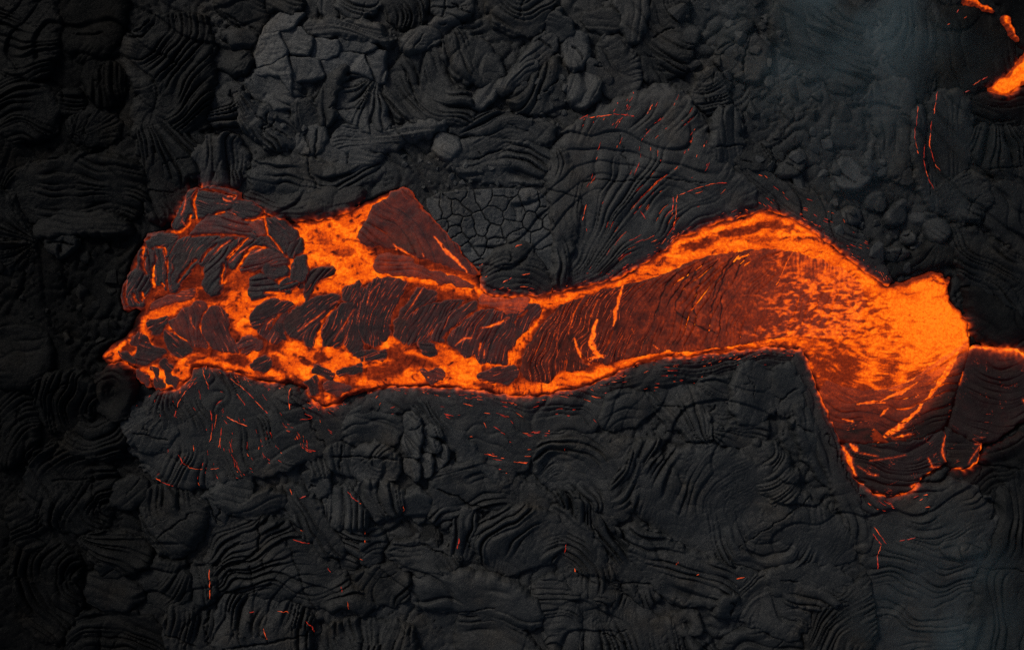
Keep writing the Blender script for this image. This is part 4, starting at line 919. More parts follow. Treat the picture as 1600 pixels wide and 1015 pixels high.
L(R_, "grey swirl of fine ropes above the ember dome's crest", [(936, 66), (975, 58), (992, 90), (1003, 120), (988, 152), (955, 156), (936, 120)], 'arc', 7, .036, c=(955, 62), amp=.3)
L(S_, "small smooth wedge between the rounded slab and the grey swirl", [(914, 100), (930, 92), (942, 112), (960, 124), (950, 132), (924, 128)], 'lin', 12, .042, amp=.1, z=.16)
L(D__, "dark upright strands right of the grey swirl", [(994, 60), (1012, 54), (1042, 120), (1038, 134), (1005, 120)], 'lin', 7, .026, amp=.4)
L(R_, "dark crumpled strands at the top edge above the rope ring", [(1008, 20), (1050, -20), (1080, 10), (1078, 110), (1045, 124), (1020, 80)], 'arc', 9, .026, c=(1090, -20), amp=.35)
L(R_, "dark ring of tight ropes right of the ember dome's crest", [(1088, 124), (1102, 112), (1124, 118), (1138, 142), (1126, 170), (1104, 176), (1090, 154)], 'arc', 5.5, .034, c=(1104, 106), amp=.4, z=.15)
L(S_, "large tilted grey slab among the rubble right of the top centre", [(1118, 106), (1140, 75), (1170, 57), (1196, 61), (1205, 75), (1191, 122), (1165, 126), (1140, 110)], 'lin', 22, .036, amp=.05, z=.17, cracks=[[(1170, 60), (1160, 100), (1158, 124)]])
L(S_, "dark folded slab between the tilted grey slab and the top edge", [(1120, 60), (1150, 40), (1180, 30), (1170, 52), (1140, 72), (1124, 96)], 'lin', 9, .026, amp=.2)
L(T__, "smooth grey dome bulging on the right flank of the ember dome", [(1110, 248), (1114, 190), (1130, 166), (1147, 174), (1154, 210), (1147, 258), (1125, 263)], 'lin', 14, .04, ang=85, amp=.14, z=.2, R=20)
L(R_, "dark combed folds right of the smooth grey dome", [(1150, 228), (1170, 222), (1202, 232), (1200, 258), (1175, 262), (1150, 254)], 'rad', 7, .026, c=(1175, 205), amp=.4)
for pts, lb, sh in [([(1298, 272), (1320, 239), (1353, 266), (1364, 282), (1340, 302), (1308, 300)], "flat grey slab split by one crack in the rubble above the channel's bend", .044),
                    ([(1342, 248), (1376, 254), (1384, 272), (1362, 284), (1348, 266)], "small flat slab touching the flat grey split slab on its right", .038),
                    ([(1380, 328), (1414, 314), (1417, 346), (1396, 358), (1378, 348)], "smooth dark slab halfway between the split slab and the source", .038),
                    ([(1366, 392), (1408, 383), (1425, 396), (1406, 412), (1374, 404)], "low rounded slab in the rubble just above the source", .036),
                    ([(1312, 326), (1344, 323), (1349, 346), (1334, 358), (1310, 348)], "grey slab with a pale corner above the channel's bend", .046),
                    ([(1354, 302), (1380, 296), (1385, 318), (1366, 332), (1350, 322)], "dark plate lying between the pale cornered slab and the smooth slab", .034),
                    ([(1405, 362), (1428, 360), (1430, 384), (1410, 382)], "small squarish slab right of the smooth dark slab near the source", .042),
                    ([(1205, 268), (1240, 240), (1262, 246), (1250, 276), (1222, 284)], "dark tilted slab beneath the smoke left of the split slab", .034),
                    ([(1440, 330), (1470, 338), (1488, 360), (1470, 384), (1444, 376)], "dark flat slab left of the strands at the right edge", .032)]:
    L(S_, lb, pts, 'lin', 18, sh, amp=.07, z=.15, edge=1.6, smooth=1, grow=.5, H=.36, R=9)
# --- the ember dome and the banks of the channel
dome = L("crust_dome", "broad grey dome of pleated crust sprinkled with red embers above the channel", [(866, 236), (900, 196), (960, 160), (1030, 134), (1062, 150), (1092, 186), (1112, 240), (1150, 272), (1184, 300), (1164, 332), (1100, 352), (1050, 374), (1000, 404), (960, 434), (900, 452), (862, 450), (872, 400), (864, 330)],
         'rad', 12, .050, c=(846, 500), amp=.17, H=.36, z=.10, R=44, warp=1.0, env=lambda X, Y: .35+.8*sstep(330, 180, X-850)+0*Y)
embers(dome, 70, None, (4, 14), (.45, 1.05), .2, .3)
embers(dome, 50, [(900, 180), (1000, 140), (1060, 160), (1130, 260), (1090, 280), (1000, 240), (920, 215)], (3, 8), (.7, 1.4), .25, .5)
embers(dome, 40, [(1010, 260), (1060, 280), (1070, 350), (1000, 400), (960, 420), (960, 380)], (6, 20), (.5, 1.2), .45, .35)
cracks_at(dome, [[(1057, 306), (1055, 330), (1052, 360)], [(1051, 308), (1049, 336)], [(1060, 306), (1090, 294), (1120, 287), (1134, 288)], [(998, 255), (990, 275)], [(903, 310), (900, 335), (894, 350)], [(915, 320), (910, 345)], [(870, 320), (872, 345)], [(1018, 165), (1010, 180)]], 1.7, .8)
cracks_at(dome, [[(905, 188), (918, 180)], [(920, 186), (950, 182), (970, 180), (990, 184)], [(880, 405), (895, 370)], [(1000, 330), (1010, 345)]], 1.8, .25)
L(D__, "bundle of smooth hanging strands on the left side of the ember dome", [(866, 238), (886, 240), (900, 270), (905, 310), (898, 350), (886, 400), (878, 446), (868, 440), (872, 390), (866, 330), (860, 290)], 'lin', 9, .046, z=.2, amp=.3, ang=84)
skirt = L("bank_crust", "smooth streaked grey crust along the upper bank where the channel bends", [(1096, 268), (1160, 256), (1232, 288), (1292, 318), (1345, 368), (1396, 432), (1380, 445), (1330, 402), (1280, 367), (1220, 335), (1150, 342), (1100, 340)], 'lin', 7, .036, ang=33, amp=.16, z=.1, R=20, grow=5)
embers(skirt, 42, None, (3, 12), (.7, 1.5), .5, .6)
cracks_at(skirt, [[(1082, 352), (1100, 338), (1130, 326), (1165, 320)], [(1100, 350), (1130, 336), (1158, 331)], [(1150, 308), (1160, 314), (1156, 322)], [(1122, 302), (1135, 299)]], 1.5, .6)
toe = L("lava_toe", "rounded grey dome with a few orange glints between the cracked plates and the channel", [(754, 444), (764, 410), (785, 386), (818, 382), (834, 405), (856, 432), (856, 456), (800, 466), (762, 464)], 'arc', 6, .042, c=(800, 520), amp=.2, z=.14, R=22)
cracks_at(toe, [[(805, 386), (815, 383)], [(815, 430), (828, 428)], [(812, 448), (826, 449)], [(785, 442), (800, 434)]], 2.0, .9)
# mosaic of cracked plates
mosaic = link("broken_crust", None, None, None, (wx(785), wy(360), 0))
tag(mosaic, "pavement of broken grey plates with dark gaps between the breakout and the ember dome", "broken crust")
_mp = chaikin([(668, 306), (740, 298), (862, 296), (874, 380), (872, 440), (845, 450), (815, 410), (770, 430), (735, 410), (705, 375), (670, 330)], 1)
_r2 = np.random.default_rng(5); seeds = []
while len(seeds) < 34:
    q = np.array([_r2.uniform(665, 875), _r2.uniform(296, 450)])
    if sdf(_mp, np.array([q[0]]), np.array([q[1]]))[0] < 2: continue
    mind = (9+16*(pn(q[:1]/30, q[1:]/30, 77)[0]+.5)) if q[1] > 325 else 10
    if all(np.hypot(*(q-s)) > mind for s in seeds) or _r2.random() < .002: seeds.append(q)
seeds = np.array(seeds)
for k, s in enumerate(seeds):
    xs = np.arange(s[0]-36, s[0]+36, 1.3); X, Y = np.meshgrid(xs, xs-s[0]+s[1])
    jx = 6*pn(X/19, Y/22, 301)+1.6*pn(X/5, Y/5, 303); jy = 6*pn(X/19, Y/22, 302)+1.6*pn(X/5, Y/5, 304)
    D = np.hypot((X+jx)[..., None]-seeds[:, 0], (Y+jy)[..., None]-seeds[:, 1])
    own = D[..., k].copy(); D[..., k] = 1e9
    j = D.argmin(-1); dd = np.take_along_axis(D, j[..., None], -1)[..., 0]
    sep = np.hypot(seeds[j, 0]-s[0], seeds[j, 1]-s[1])
    d = (dd**2-own**2)/(2*sep)-_r2.uniform(.0, .7)
    d = np.minimum(d, sdf(_mp, X, Y)+3); d = np.minimum(d, -river_sd(X, Y))
    t = np.clip(d/1.4, 0, 1)
    Z = swell(X, Y)-.03+.4*crumple(X, Y, 3)+.08*np.sqrt(1-(1-t)**2)+.03*_r2.random()+((X-s[0])*_r2.normal(0, .05)+(Y-s[1])*_r2.normal(0, .05))*S+.012*fbm(X/9, Y/9, 305, 3)+.01*pn(X/4, Y/30, 306)*(d > 0)
    Z = np.where(d < 0, Z+d*S*3, Z)
    ox, oy = wx(s[0]), wy(s[1])
    me = grid_mesh("plate", X, Y, Z.astype(np.float32), d > -3, None, ox, oy, 0)
    if me is not None:
        o = link("plate", me, ROCK, mosaic, (ox, oy, 0)); o["shade"] = float(_r2.uniform(.038, .05))
# --- below the channel
fringe = L("bank_crust", "smooth draped crust of stretched folds under the channel with scattered embers at centre", [(548, 640), (580, 618), (640, 608), (720, 610), (800, 622), (880, 614), (940, 592), (958, 588), (940, 650), (902, 682), (870, 702), (832, 702), (800, 747), (785, 754), (740, 712), (692, 652), (640, 632), (590, 650)], 'lin', 10, .042, ang=12, amp=.16, H=.26, z=.08, R=24, warp=1.6)
embers(fringe, 75, None, (3, 16), (.7, 1.7), .45, .5)
L(D__, "raised smooth fold running down to a point under the channel at centre", [(640, 628), (668, 628), (700, 652), (740, 700), (782, 744), (790, 755), (770, 752), (725, 716), (688, 672), (650, 646)], 'lin', 9, .042, z=.16, amp=.24)
embf = L("bank_crust", "grey pleated fan of crust full of red embers below the channel's toe", [(198, 652), (240, 622), (275, 598), (312, 576), (350, 582), (420, 602), (478, 620), (500, 645), (545, 640), (600, 612), (574, 654), (532, 684), (482, 714), (420, 736), (350, 750), (282, 760), (242, 744), (212, 706)], 'rad', 13, .036, c=(312, 552), amp=.19, H=.28, z=.08, R=26, warp=1.8)
embers(embf, 70, None, (3, 11), (.5, 1.1), .2, .35)
embers(embf, 60, [(330, 690), (480, 650), (540, 660), (480, 720), (400, 740), (330, 750)], (3, 9), (.6, 1.3), .2, .6)
cracks_at(embf, [[(317, 575), (322, 590), (327, 602)], [(305, 598), (290, 612), (280, 630), (275, 650)], [(331, 640), (334, 665), (329, 690)], [(340, 646), (336, 670)], [(347, 668), (345, 690), (343, 698)], [(360, 590), (380, 605), (398, 622)], [(372, 615), (385, 632)], [(400, 625), (420, 645)], [(355, 650), (375, 660), (388, 664)], [(455, 600), (452, 620), (455, 638)], [(478, 645), (495, 652), (470, 655)], [(475, 600), (490, 622), (500, 640)], [(280, 710), (290, 725), (305, 732), (318, 732)], [(330, 732), (344, 730)], [(246, 745), (258, 755), (272, 758)]], 1.7, .55)
L("crust_fan", "shell shaped grey fan of fine pleats left of the ember crust", [(196, 656), (214, 640), (266, 637), (277, 670), (264, 702), (230, 703), (204, 686)], 'rad', 5, .034, c=(272, 636), amp=.3, z=.16)
L("coiled_lobe", "black ring shaped coil with a hollow middle below the channel's toe", [(152, 612), (160, 586), (184, 572), (206, 584), (210, 612), (202, 642), (184, 654), (162, 642)], 'arc', 9, vig_dk*1.5, c=(181, 612), amp=.14, warp=.3, z=.12, H=.34, autocrack=0, extra=lambda X, Y: -.34*np.exp(-((np.hypot((X-181)*1.0, (Y-612)*.72)-4)/10)**2)+.16*np.exp(-((X-187)**2+(Y-607)**2*.6)/50))
L(R_, "black lobe with faint arched ropes left of the ring shaped coil", [(55, 600), (95, 580), (140, 585), (150, 620), (140, 660), (95, 680), (60, 650)], 'arc', 8, vig_dk*1.1, c=(165, 640), amp=.4)
L(S_, "smooth black lobe near the left edge level with the channel's toe", [(-30, 515), (60, 505), (85, 540), (80, 590), (40, 610), (-30, 600)], 'lin', 16, vig_dk*1.0, amp=.14)
L(R_, "black folded lobe at the left edge under the smooth lobe", [(-30, 605), (45, 612), (60, 660), (52, 710), (10, 730), (-30, 720)], 'arc', 9, vig_dk*.9, c=(100, 740))
L(R_, "black lobe with thin wavering ropes under the ring shaped coil", [(100, 680), (145, 662), (190, 660), (198, 690), (185, 715), (140, 712), (105, 705)], 'arc', 7, vig_dk*1.3, c=(150, 600), amp=.4)
L(R_, "large black lobe with nested arched ropes at the lower left", [(40, 750), (60, 705), (110, 695), (165, 712), (182, 760), (176, 810), (130, 830), (80, 820), (45, 790)], 'arc', 9, vig_dk*1.2, c=(176, 800), amp=.42)
L(S_, "flat greenish black slab left of the ember crust's lower tip", [(176, 760), (205, 742), (232, 752), (228, 776), (205, 796), (176, 790)], 'lin', 18, vig_dk*2.1, amp=.07, z=.12)
L(D__, "black strands trailing down from the ember crust's lower left tip", [(218, 790), (232, 762), (262, 758), (302, 764), (332, 792), (304, 850), (272, 872), (240, 852), (228, 812)], 'arc', 9, .02, c=(360, 740), amp=.42)
L(T__, "smooth bulging grey knob under the middle of the ember crust", [(334, 762), (354, 744), (392, 748), (392, 790), (364, 800), (340, 782)], 'lin', 14, .032, amp=.1, z=.15, R=18)
L(S_, "smooth grey plate left of the bulging knob", [(308, 782), (330, 764), (342, 784), (362, 802), (346, 822), (324, 816)], 'lin', 14, .032, amp=.1, cracks=[[(325, 775), (332, 800), (345, 818)]])
L(D__, "thick smooth bent fold right of the bulging knob", [(372, 797), (394, 776), (430, 768), (444, 784), (424, 792), (398, 803), (378, 806)], 'lin', 16, .03, amp=.12, z=.16)
sheet = L("lava_sheet", "wide dark sheet of long flowing folds with branching cracks at the lower left of centre", [(322, 872), (345, 812), (400, 800), (452, 826), (502, 868), (566, 932), (590, 952), (540, 950), (450, 934), (380, 926), (320, 912)], 'rad', 14, .026, c=(250, 925), amp=.3, R=24, warp=1.5,
          cracks=[([(405, 800), (407, 830), (404, 855), (395, 866), (370, 880), (350, 886)], 1.8, .22), ([(391, 880), (396, 900), (400, 935)], 1.4, .18), ([(412, 872), (414, 892)], 1.3, .15), ([(330, 894), (355, 860), (380, 842)], 1.4, .18), ([(345, 870), (352, 890), (372, 892)], 1.3, .18)])
cracks_at(sheet, [[(460, 841), (470, 845), (484, 848)], [(512, 886), (517, 893)]], 1.8, .5)
cracks_at(sheet, [[(533, 914), (536, 922)], [(545, 935), (547, 948)]], 1.6, .2)
rl = L(R_, "row of bowed dark ropes at the bottom edge left of centre", [(336, 944), (380, 927), (452, 942), (494, 966), (494, 992), (450, 1040), (340, 1040)], 'arc', 10, .03, c=(620, 985), amp=.42, cracks=[([(350, 1010), (400, 1005), (440, 998), (490, 988)], 1.8, .2)])
cracks_at(rl, [[(434, 952), (448, 953), (452, 955)], [(480, 966), (489, 976), (492, 988)], [(414, 978), (420, 996)], [(393, 954), (398, 954)]], 1.7, .7)
L(R_, "dark roll of tight ropes at the bottom edge right of the bowed ropes", [(496, 986), (540, 969), (622, 975), (652, 992), (642, 1040), (498, 1040)], 'arc', 9, .028, c=(760, 1000), amp=.42)
L(R_, "dark blank lobe at the bottom edge left of the bowed ropes", [(255, 950), (300, 930), (338, 950), (338, 1040), (270, 1040)], 'arc', 10, .02, c=(420, 1000), amp=.4, cracks=[([(328, 950), (322, 975), (326, 1012)], 1.6, .18)])
bl = L(D__, "upright dark strand carrying orange cracks left of the bowed ropes", [(300, 884), (322, 880), (336, 900), (334, 940), (310, 940), (296, 915)], 'lin', 9, .022, amp=.3, ang=80)
cracks_at(bl, [[(328, 888), (330, 905), (331, 932)]], 1.9, .9)
L(R_, "black crumpled lobe at the far lower left corner", [(20, 860), (60, 830), (110, 850), (130, 910), (110, 990), (60, 1000), (25, 940)], 'arc', 10, vig_dk*.9, c=(160, 900), amp=.45)
L(R_, "black crumpled lobe above the lower left corner lobe", [(15, 790), (45, 780), (95, 822), (130, 838), (90, 860), (30, 860)], 'arc', 8, vig_dk*1.1, c=(90, 900), amp=.42)
L(S_, "smooth black plate in the jumble of the lower left", [(132, 900), (170, 890), (205, 905), (228, 930), (200, 955), (150, 950), (132, 930)], 'lin', 18, vig_dk*1.7, amp=.1)
L(S_, "small flat black slab above the smooth plate of the lower left", [(150, 885), (165, 872), (190, 880), (190, 900), (165, 898)], 'lin', 18, vig_dk*1.8, amp=.08, z=.12)
L(R_, "black rumpled lobe between the arched ropes and the lower left plate", [(120, 838), (170, 830), (225, 848), (240, 880), (200, 890), (150, 872)], 'rad', 9, vig_dk*1.4, c=(110, 830))
L(R_, "black folded lobe at the bottom edge near the lower left corner", [(110, 965), (160, 955), (215, 958), (255, 985), (262, 1040), (110, 1040)], 'arc', 10, vig_dk*1.2, c=(180, 1090), amp=.4)
L(R_, "dim lobe of slumped folds between the lower left plate and the strand with orange cracks", [(226, 880), (262, 876), (294, 885), (296, 935), (262, 955), (230, 935)], 'arc', 9, .016, c=(200, 850), amp=.42)
# cluster under the channel
L(T__, "smooth swollen grey lobe left of the tall cracked slabs under the channel", [(543, 656), (560, 633), (602, 638), (628, 660), (612, 692), (570, 695), (546, 687)], 'lin', 16, .038, amp=.12, z=.16, R=20)
cr = L(R_, "round grey roll of nested ropes below the swollen lobe", [(560, 696), (590, 692), (622, 714), (620, 746), (588, 753), (562, 746), (556, 720)], 'arc', 8, .04, c=(608, 722), amp=.36, z=.13, cracks=[([(545, 712), (580, 713), (625, 717)], 1.5, .16)])
L(S_, "cracked grey block left of the round roll of nested ropes", [(508, 700), (530, 690), (558, 694), (556, 744), (524, 738), (512, 722)], 'lin', 11, .036, ang=80, amp=.25, cracks=[[(515, 712), (540, 714), (556, 712)], [(535, 692), (532, 736)]])
rb = L(R_, "block of upright ropes like organ pipes under the cracked grey block", [(510, 780), (518, 764), (546, 760), (567, 790), (574, 818), (540, 824), (513, 814)], 'lin', 8, .038, ang=86, amp=.42, z=.13)
r3 = L(R_, "fan of slanting ropes right of the organ pipe ropes", [(556, 760), (590, 750), (622, 764), (638, 785), (612, 802), (580, 807), (566, 790)], 'arc', 8, .038, c=(668, 735), amp=.38, z=.13)
cracks_at(rb, [[(545, 766), (556, 778), (566, 785)]], 1.6, .4); cracks_at(r3, [[(631, 788), (633, 794), (629, 800)]], 1.8, .9)
L(T__, "bulbous grey toe below the tall cracked slabs", [(630, 780), (655, 763), (677, 785), (674, 806), (645, 808)], 'lin', 14, .04, amp=.12, z=.16, R=14)
tall = link("cracked_block", None, None, None, (wx(662), wy(690), 0))
tag(tall, "cluster of tall grey slabs split by black cracks under the channel at centre", "lava block")
for k, pts in enumerate([[(630, 655), (640, 638), (662, 658), (650, 668), (634, 670)], [(632, 672), (652, 668), (662, 662), (657, 710), (650, 712), (630, 712)], [(664, 664), (690, 664), (694, 682), (684, 680), (662, 682)],
                         [(660, 686), (682, 684), (692, 700), (680, 706), (658, 702)], [(658, 706), (680, 710), (674, 742), (664, 744), (656, 730)], [(630, 716), (652, 716), (658, 735), (654, 752), (634, 735)], [(684, 708), (696, 692), (706, 712), (690, 730), (678, 738)]]):
    patch("plate", pts, mode='lin', ang=80, lam=9, amp=.22, H=.36, z=.08+.02*(k % 3), R=3, seed=1300+k*9, edge=3, grow=3.2, smooth=1, shade=.038, parent=tall, skirt=4, base=True, flow=0, rub=.6)
kn = L(D__, "knobbly grey ridge running down right of the branching cracks", [(448, 756), (482, 766), (508, 815), (542, 852), (522, 870), (488, 842), (458, 802)], 'lin', 11, .03, amp=.3, z=.13)
cracks_at(kn, [[(455, 762), (458, 772)], [(470, 777), (480, 772)], [(466, 826), (474, 828)]], 2.0, .6)
L(T__, "small rounded grey knobs under the cracked block", [(478, 745), (500, 735), (512, 752), (508, 772), (488, 772)], 'lin', 12, .036, amp=.2)
L(T__, "short grey fold above the knobbly ridge", [(486, 720), (502, 712), (514, 730), (506, 746), (490, 744)], 'lin', 9, .034, amp=.25)
L(T__, "stack of small rounded blocks below the organ pipe ropes", [(530, 826), (566, 822), (572, 848), (560, 880), (540, 884), (526, 858)], 'lin', 12, .034, ang=8, amp=.3, cracks=[[(535, 840), (570, 845)]])
kk = L(S_, "grey lump of rough crust right of the stacked small blocks", [(568, 826), (592, 822), (604, 848), (592, 882), (568, 884), (562, 855)], 'arc', 10, .034, c=(600, 900), amp=.3)
cracks_at(kk, [[(571, 830), (572, 845)], [(556, 866), (568, 872)], [(588, 818), (590, 812)]], 1.8, .4)
L(D__, "dark folds fanning left above the smooth saddle", [(570, 890), (610, 878), (640, 900), (636, 930), (600, 945), (560, 925), (550, 905)], 'arc', 10, .024, c=(660, 960), amp=.4)
L(S_, "dark shaft of shadowed splinters below the bulbous toe", [(640, 812), (672, 808), (690, 830), (684, 862), (660, 852), (644, 834)], 'lin', 7, .018, ang=80, amp=.5, z=-.08)
# lower centre
L(R_, "grey lobe of crossing folds under the point of the raised fold", [(668, 760), (700, 724), (760, 722), (802, 748), (852, 770), (884, 802), (850, 828), (800, 800), (760, 790), (720, 800), (690, 828), (672, 800)], 'arc', 12, .034, c=(760, 880), amp=.34)
L(R_, "large dark lobe of nested hairpin ropes at the lower centre", [(742, 832), (768, 800), (820, 788), (872, 808), (894, 850), (852, 874), (800, 894), (768, 884), (748, 860)], 'arc', 9, .034, c=(880, 905), amp=.4, z=.12)
pk = L(D__, "two straight upright planks of crust left of the hairpin ropes", [(702, 862), (712, 800), (736, 788), (748, 818), (736, 868), (712, 874)], 'lin', 11, .036, ang=104, amp=.42)
cracks_at(pk, [[(718, 838), (717, 846), (714, 856)]], 1.9, .6)
hr = L(R_, "long dark ridge of ropes bending down around the hairpin ropes", [(860, 788), (902, 808), (934, 850), (954, 890), (942, 932), (900, 958), (886, 930), (880, 882), (850, 838)], 'arc', 9, .032, c=(830, 935), amp=.34, z=.1)
cracks_at(hr, [[(884, 848), (882, 862)], [(897, 886), (899, 892)], [(921, 804), (926, 807)]], 1.7, .3)
L("lava_saddle", "smooth grey saddle of bare crust at the lower centre", [(638, 922), (658, 894), (720, 893), (782, 904), (834, 930), (848, 968), (800, 978), (740, 952), (680, 947), (648, 942)], 'lin', 26, .036, amp=.1, z=.14, R=24)
L(R_, "tight dark arch of ropes beside the smooth saddle", [(834, 924), (858, 898), (890, 913), (908, 960), (902, 1040), (860, 1040), (856, 970)], 'arc', 7.5, .032, c=(866, 1012), amp=.42, z=.14)
L(S_, "smooth dark mound at the bottom edge left of the dark hollow", [(712, 962), (740, 944), (792, 964), (834, 1000), (856, 1040), (718, 1040)], 'lin', 20, .03, amp=.12, z=.1, R=22)
rr = L(R_, "long roll of evenly spaced ropes at the bottom edge right of the hollow", [(903, 972), (930, 940), (972, 928), (1012, 960), (1062, 975), (1112, 1000), (1124, 1040), (908, 1040)], 'arc', 9, .032, c=(1190, 960), amp=.42)
L("coiled_lobe", "small dark spiral coil beside the roll of evenly spaced ropes", [(1055, 962), (1075, 954), (1094, 966), (1092, 986), (1070, 990), (1056, 978)], 'arc', 8, .03, c=(1073, 974), amp=.3, z=.16, warp=.3, autocrack=0, extra=lambda X, Y: -.25*np.exp(-((X-1073)**2+(Y-974)**2)/40))
L(R_, "small dark bulge of fine ropes above the smooth saddle", [(606, 852), (650, 840), (692, 855), (722, 880), (696, 897), (650, 892), (618, 877)], 'arc', 7, .032, c=(640, 930), amp=.34, z=.1)
# lower right of centre
L("lava_sheet", "broad smooth dark sheet with arched ropes on its left side below the channel's bend", [(980, 780), (1008, 720), (1070, 698), (1150, 700), (1220, 742), (1262, 782), (1322, 822), (1342, 852), (1300, 884), (1200, 890), (1120, 874), (1058, 842), (1006, 806)], 'arc', 13, .036, c=(1195, 810), amp=.36, R=30, z=.08, env=lambda X, Y: .25+1.1*sstep(30, -70, X-1090-.25*(Y-720)+0)+.75*sstep(815, 850, Y)*sstep(1330, 1200, X))
L(R_, "oval cushion of fine ropes right of the broad smooth sheet's crown", [(1163, 702), (1190, 688), (1232, 720), (1243, 762), (1222, 788), (1190, 772), (1168, 736)], 'arc', 7, .036, c=(1165, 672), amp=.3, z=.16)
L("lava_toe", "finger shaped lobe with upright grooves just below the channel's bend", [(1145, 622), (1148, 575), (1175, 561), (1202, 580), (1208, 620), (1197, 657), (1160, 663), (1146, 647)], 'lin', 7, .038, ang=88, amp=.3, z=.17, R=16, env=lambda X, Y: .15+sstep(1180, 1155, X)+0*Y)
sm = L(T__, "smooth grey lump right of the finger shaped lobe", [(1205, 580), (1230, 568), (1247, 590), (1252, 632), (1222, 643), (1206, 622)], 'lin', 16, .036, amp=.08, z=.12)
cracks_at(sm, [[(1187, 628), (1190, 630)], [(1180, 648), (1178, 656)]], 1.6, .3)
L(D__, "long smooth slope falling along the right edge of the lower bank", [(1238, 566), (1256, 553), (1272, 600), (1290, 656), (1320, 718), (1347, 790), (1364, 852), (1342, 862), (1312, 782), (1280, 700), (1252, 640)], 'lin', 12, .036, amp=.16, z=.14, R=14)
L(D__, "smooth strand leaning beside the long slope of the lower bank", [(1236, 640), (1254, 632), (1284, 690), (1304, 740), (1292, 760), (1262, 715)], 'lin', 12, .034, amp=.2, z=.1)
fr2 = L("bank_crust", "dark streaked crust hugging the channel's lower bank at the bend", [(950, 596), (990, 575), (1060, 562), (1130, 554), (1190, 548), (1240, 550), (1246, 566), (1200, 578), (1150, 585), (1090, 596), (1010, 606), (960, 612)], 'lin', 6, .034, ang=-7, amp=.22, z=.06)
embers(fr2, 40, None, (3, 9), (.6, 1.2), .3, .6)
L(S_, "smooth grey apron under the channel right of the raised fold", [(938, 642), (955, 606), (990, 606), (1022, 626), (1014, 656), (972, 668), (940, 668)], 'lin', 20, .036, amp=.08, z=.1, R=16)
L(R_, "fan of straight strands running down from the streaked lower bank", [(1008, 612), (1050, 600), (1087, 600), (1104, 650), (1114, 684), (1080, 684), (1038, 652)], 'rad', 9, .036, c=(1126, 706), amp=.3)
L(R_, "hanging net of level ropes left of the finger shaped lobe", [(1084, 592), (1146, 586), (1152, 652), (1120, 668), (1100, 652)], 'arc', 6, .036, c=(1118, 520), amp=.32, z=.09)
L(R_, "twisted dark rope lobe below the smooth grey apron", [(828, 702), (870, 676), (930, 681), (992, 690), (1014, 712), (990, 762), (960, 792), (928, 802), (900, 772), (858, 762)], 'arc', 11, .036, c=(880, 800), amp=.42)
L(D__, "steep band of strands between the twisted rope lobe and the smooth sheet", [(1000, 690), (1032, 690), (1006, 740), (974, 812), (942, 802), (962, 740)], 'lin', 8, .034, amp=.42, z=.14)
L(D__, "cluster of torn strands with deep gaps below the twisted rope lobe", [(862, 764), (900, 776), (930, 804), (960, 812), (958, 836), (920, 832), (884, 802)], 'lin', 9, .03, ang=70, amp=.55, z=.03)
L(R_, "smooth strap of crust with a few wrinkles under the streaked lower bank", [(1118, 664), (1190, 656), (1196, 684), (1160, 698), (1116, 688)], 'rad', 12, .034, c=(1105, 660), amp=.25, z=.12)
lf = L(R_, "long slanting folds below the broad smooth sheet", [(975, 820), (1008, 822), (1060, 856), (1120, 880), (1180, 894), (1182, 906), (1142, 934), (1090, 944), (1036, 924), (995, 880)], 'lin', 13, .034, ang=24, amp=.4)
cracks_at(lf, [[(1055, 880), (1058, 874)], [(1086, 896), (1090, 894)], [(1150, 902), (1162, 900)]], 2.0, .3)
L(D__, "rough torn ridge between the bent rope ridge and the long slanting folds", [(925, 802), (965, 830), (1000, 880), (1030, 930), (1020, 950), (985, 930), (950, 870)], 'lin', 10, .03, amp=.5)
L(R_, "small dark loop of ropes at the end of the bent rope ridge", [(930, 900), (955, 880), (966, 905), (958, 935), (938, 945), (926, 925)], 'arc', 7, .03, c=(925, 960), amp=.4)
L(R_, "plump dark lobe with an arc of fine ropes near the bottom right of centre", [(1138, 922), (1170, 894), (1202, 899), (1252, 930), (1261, 982), (1222, 993), (1190, 977), (1160, 962)], 'arc', 6, .034, c=(1245, 1005), amp=.3, z=.14, R=18)
L(R_, "dark lobe of curved pleats below the broad sheet's right end", [(1195, 892), (1250, 882), (1322, 892), (1334, 930), (1292, 952), (1240, 947), (1208, 922)], 'arc', 10, .034, c=(1320, 850), amp=.36)
L(D__, "fibrous dark strands falling at the bottom edge beside the smoky sheet", [(1262, 960), (1292, 946), (1332, 922), (1358, 896), (1366, 1040), (1262, 1040)], 'arc', 6, .024, c=(1470, 1080), amp=.34)
L(S_, "dark low slabs at the bottom edge under the plump lobe", [(1124, 1000), (1170, 975), (1220, 998), (1258, 1000), (1258, 1040), (1128, 1040)], 'lin', 16, .028, amp=.2)
L(T__, "small smooth toe beside the red spark below the broad sheet", [(1118, 940), (1140, 928), (1158, 946), (1150, 958), (1124, 956)], 'lin', 12, .032, amp=.12, z=.16)
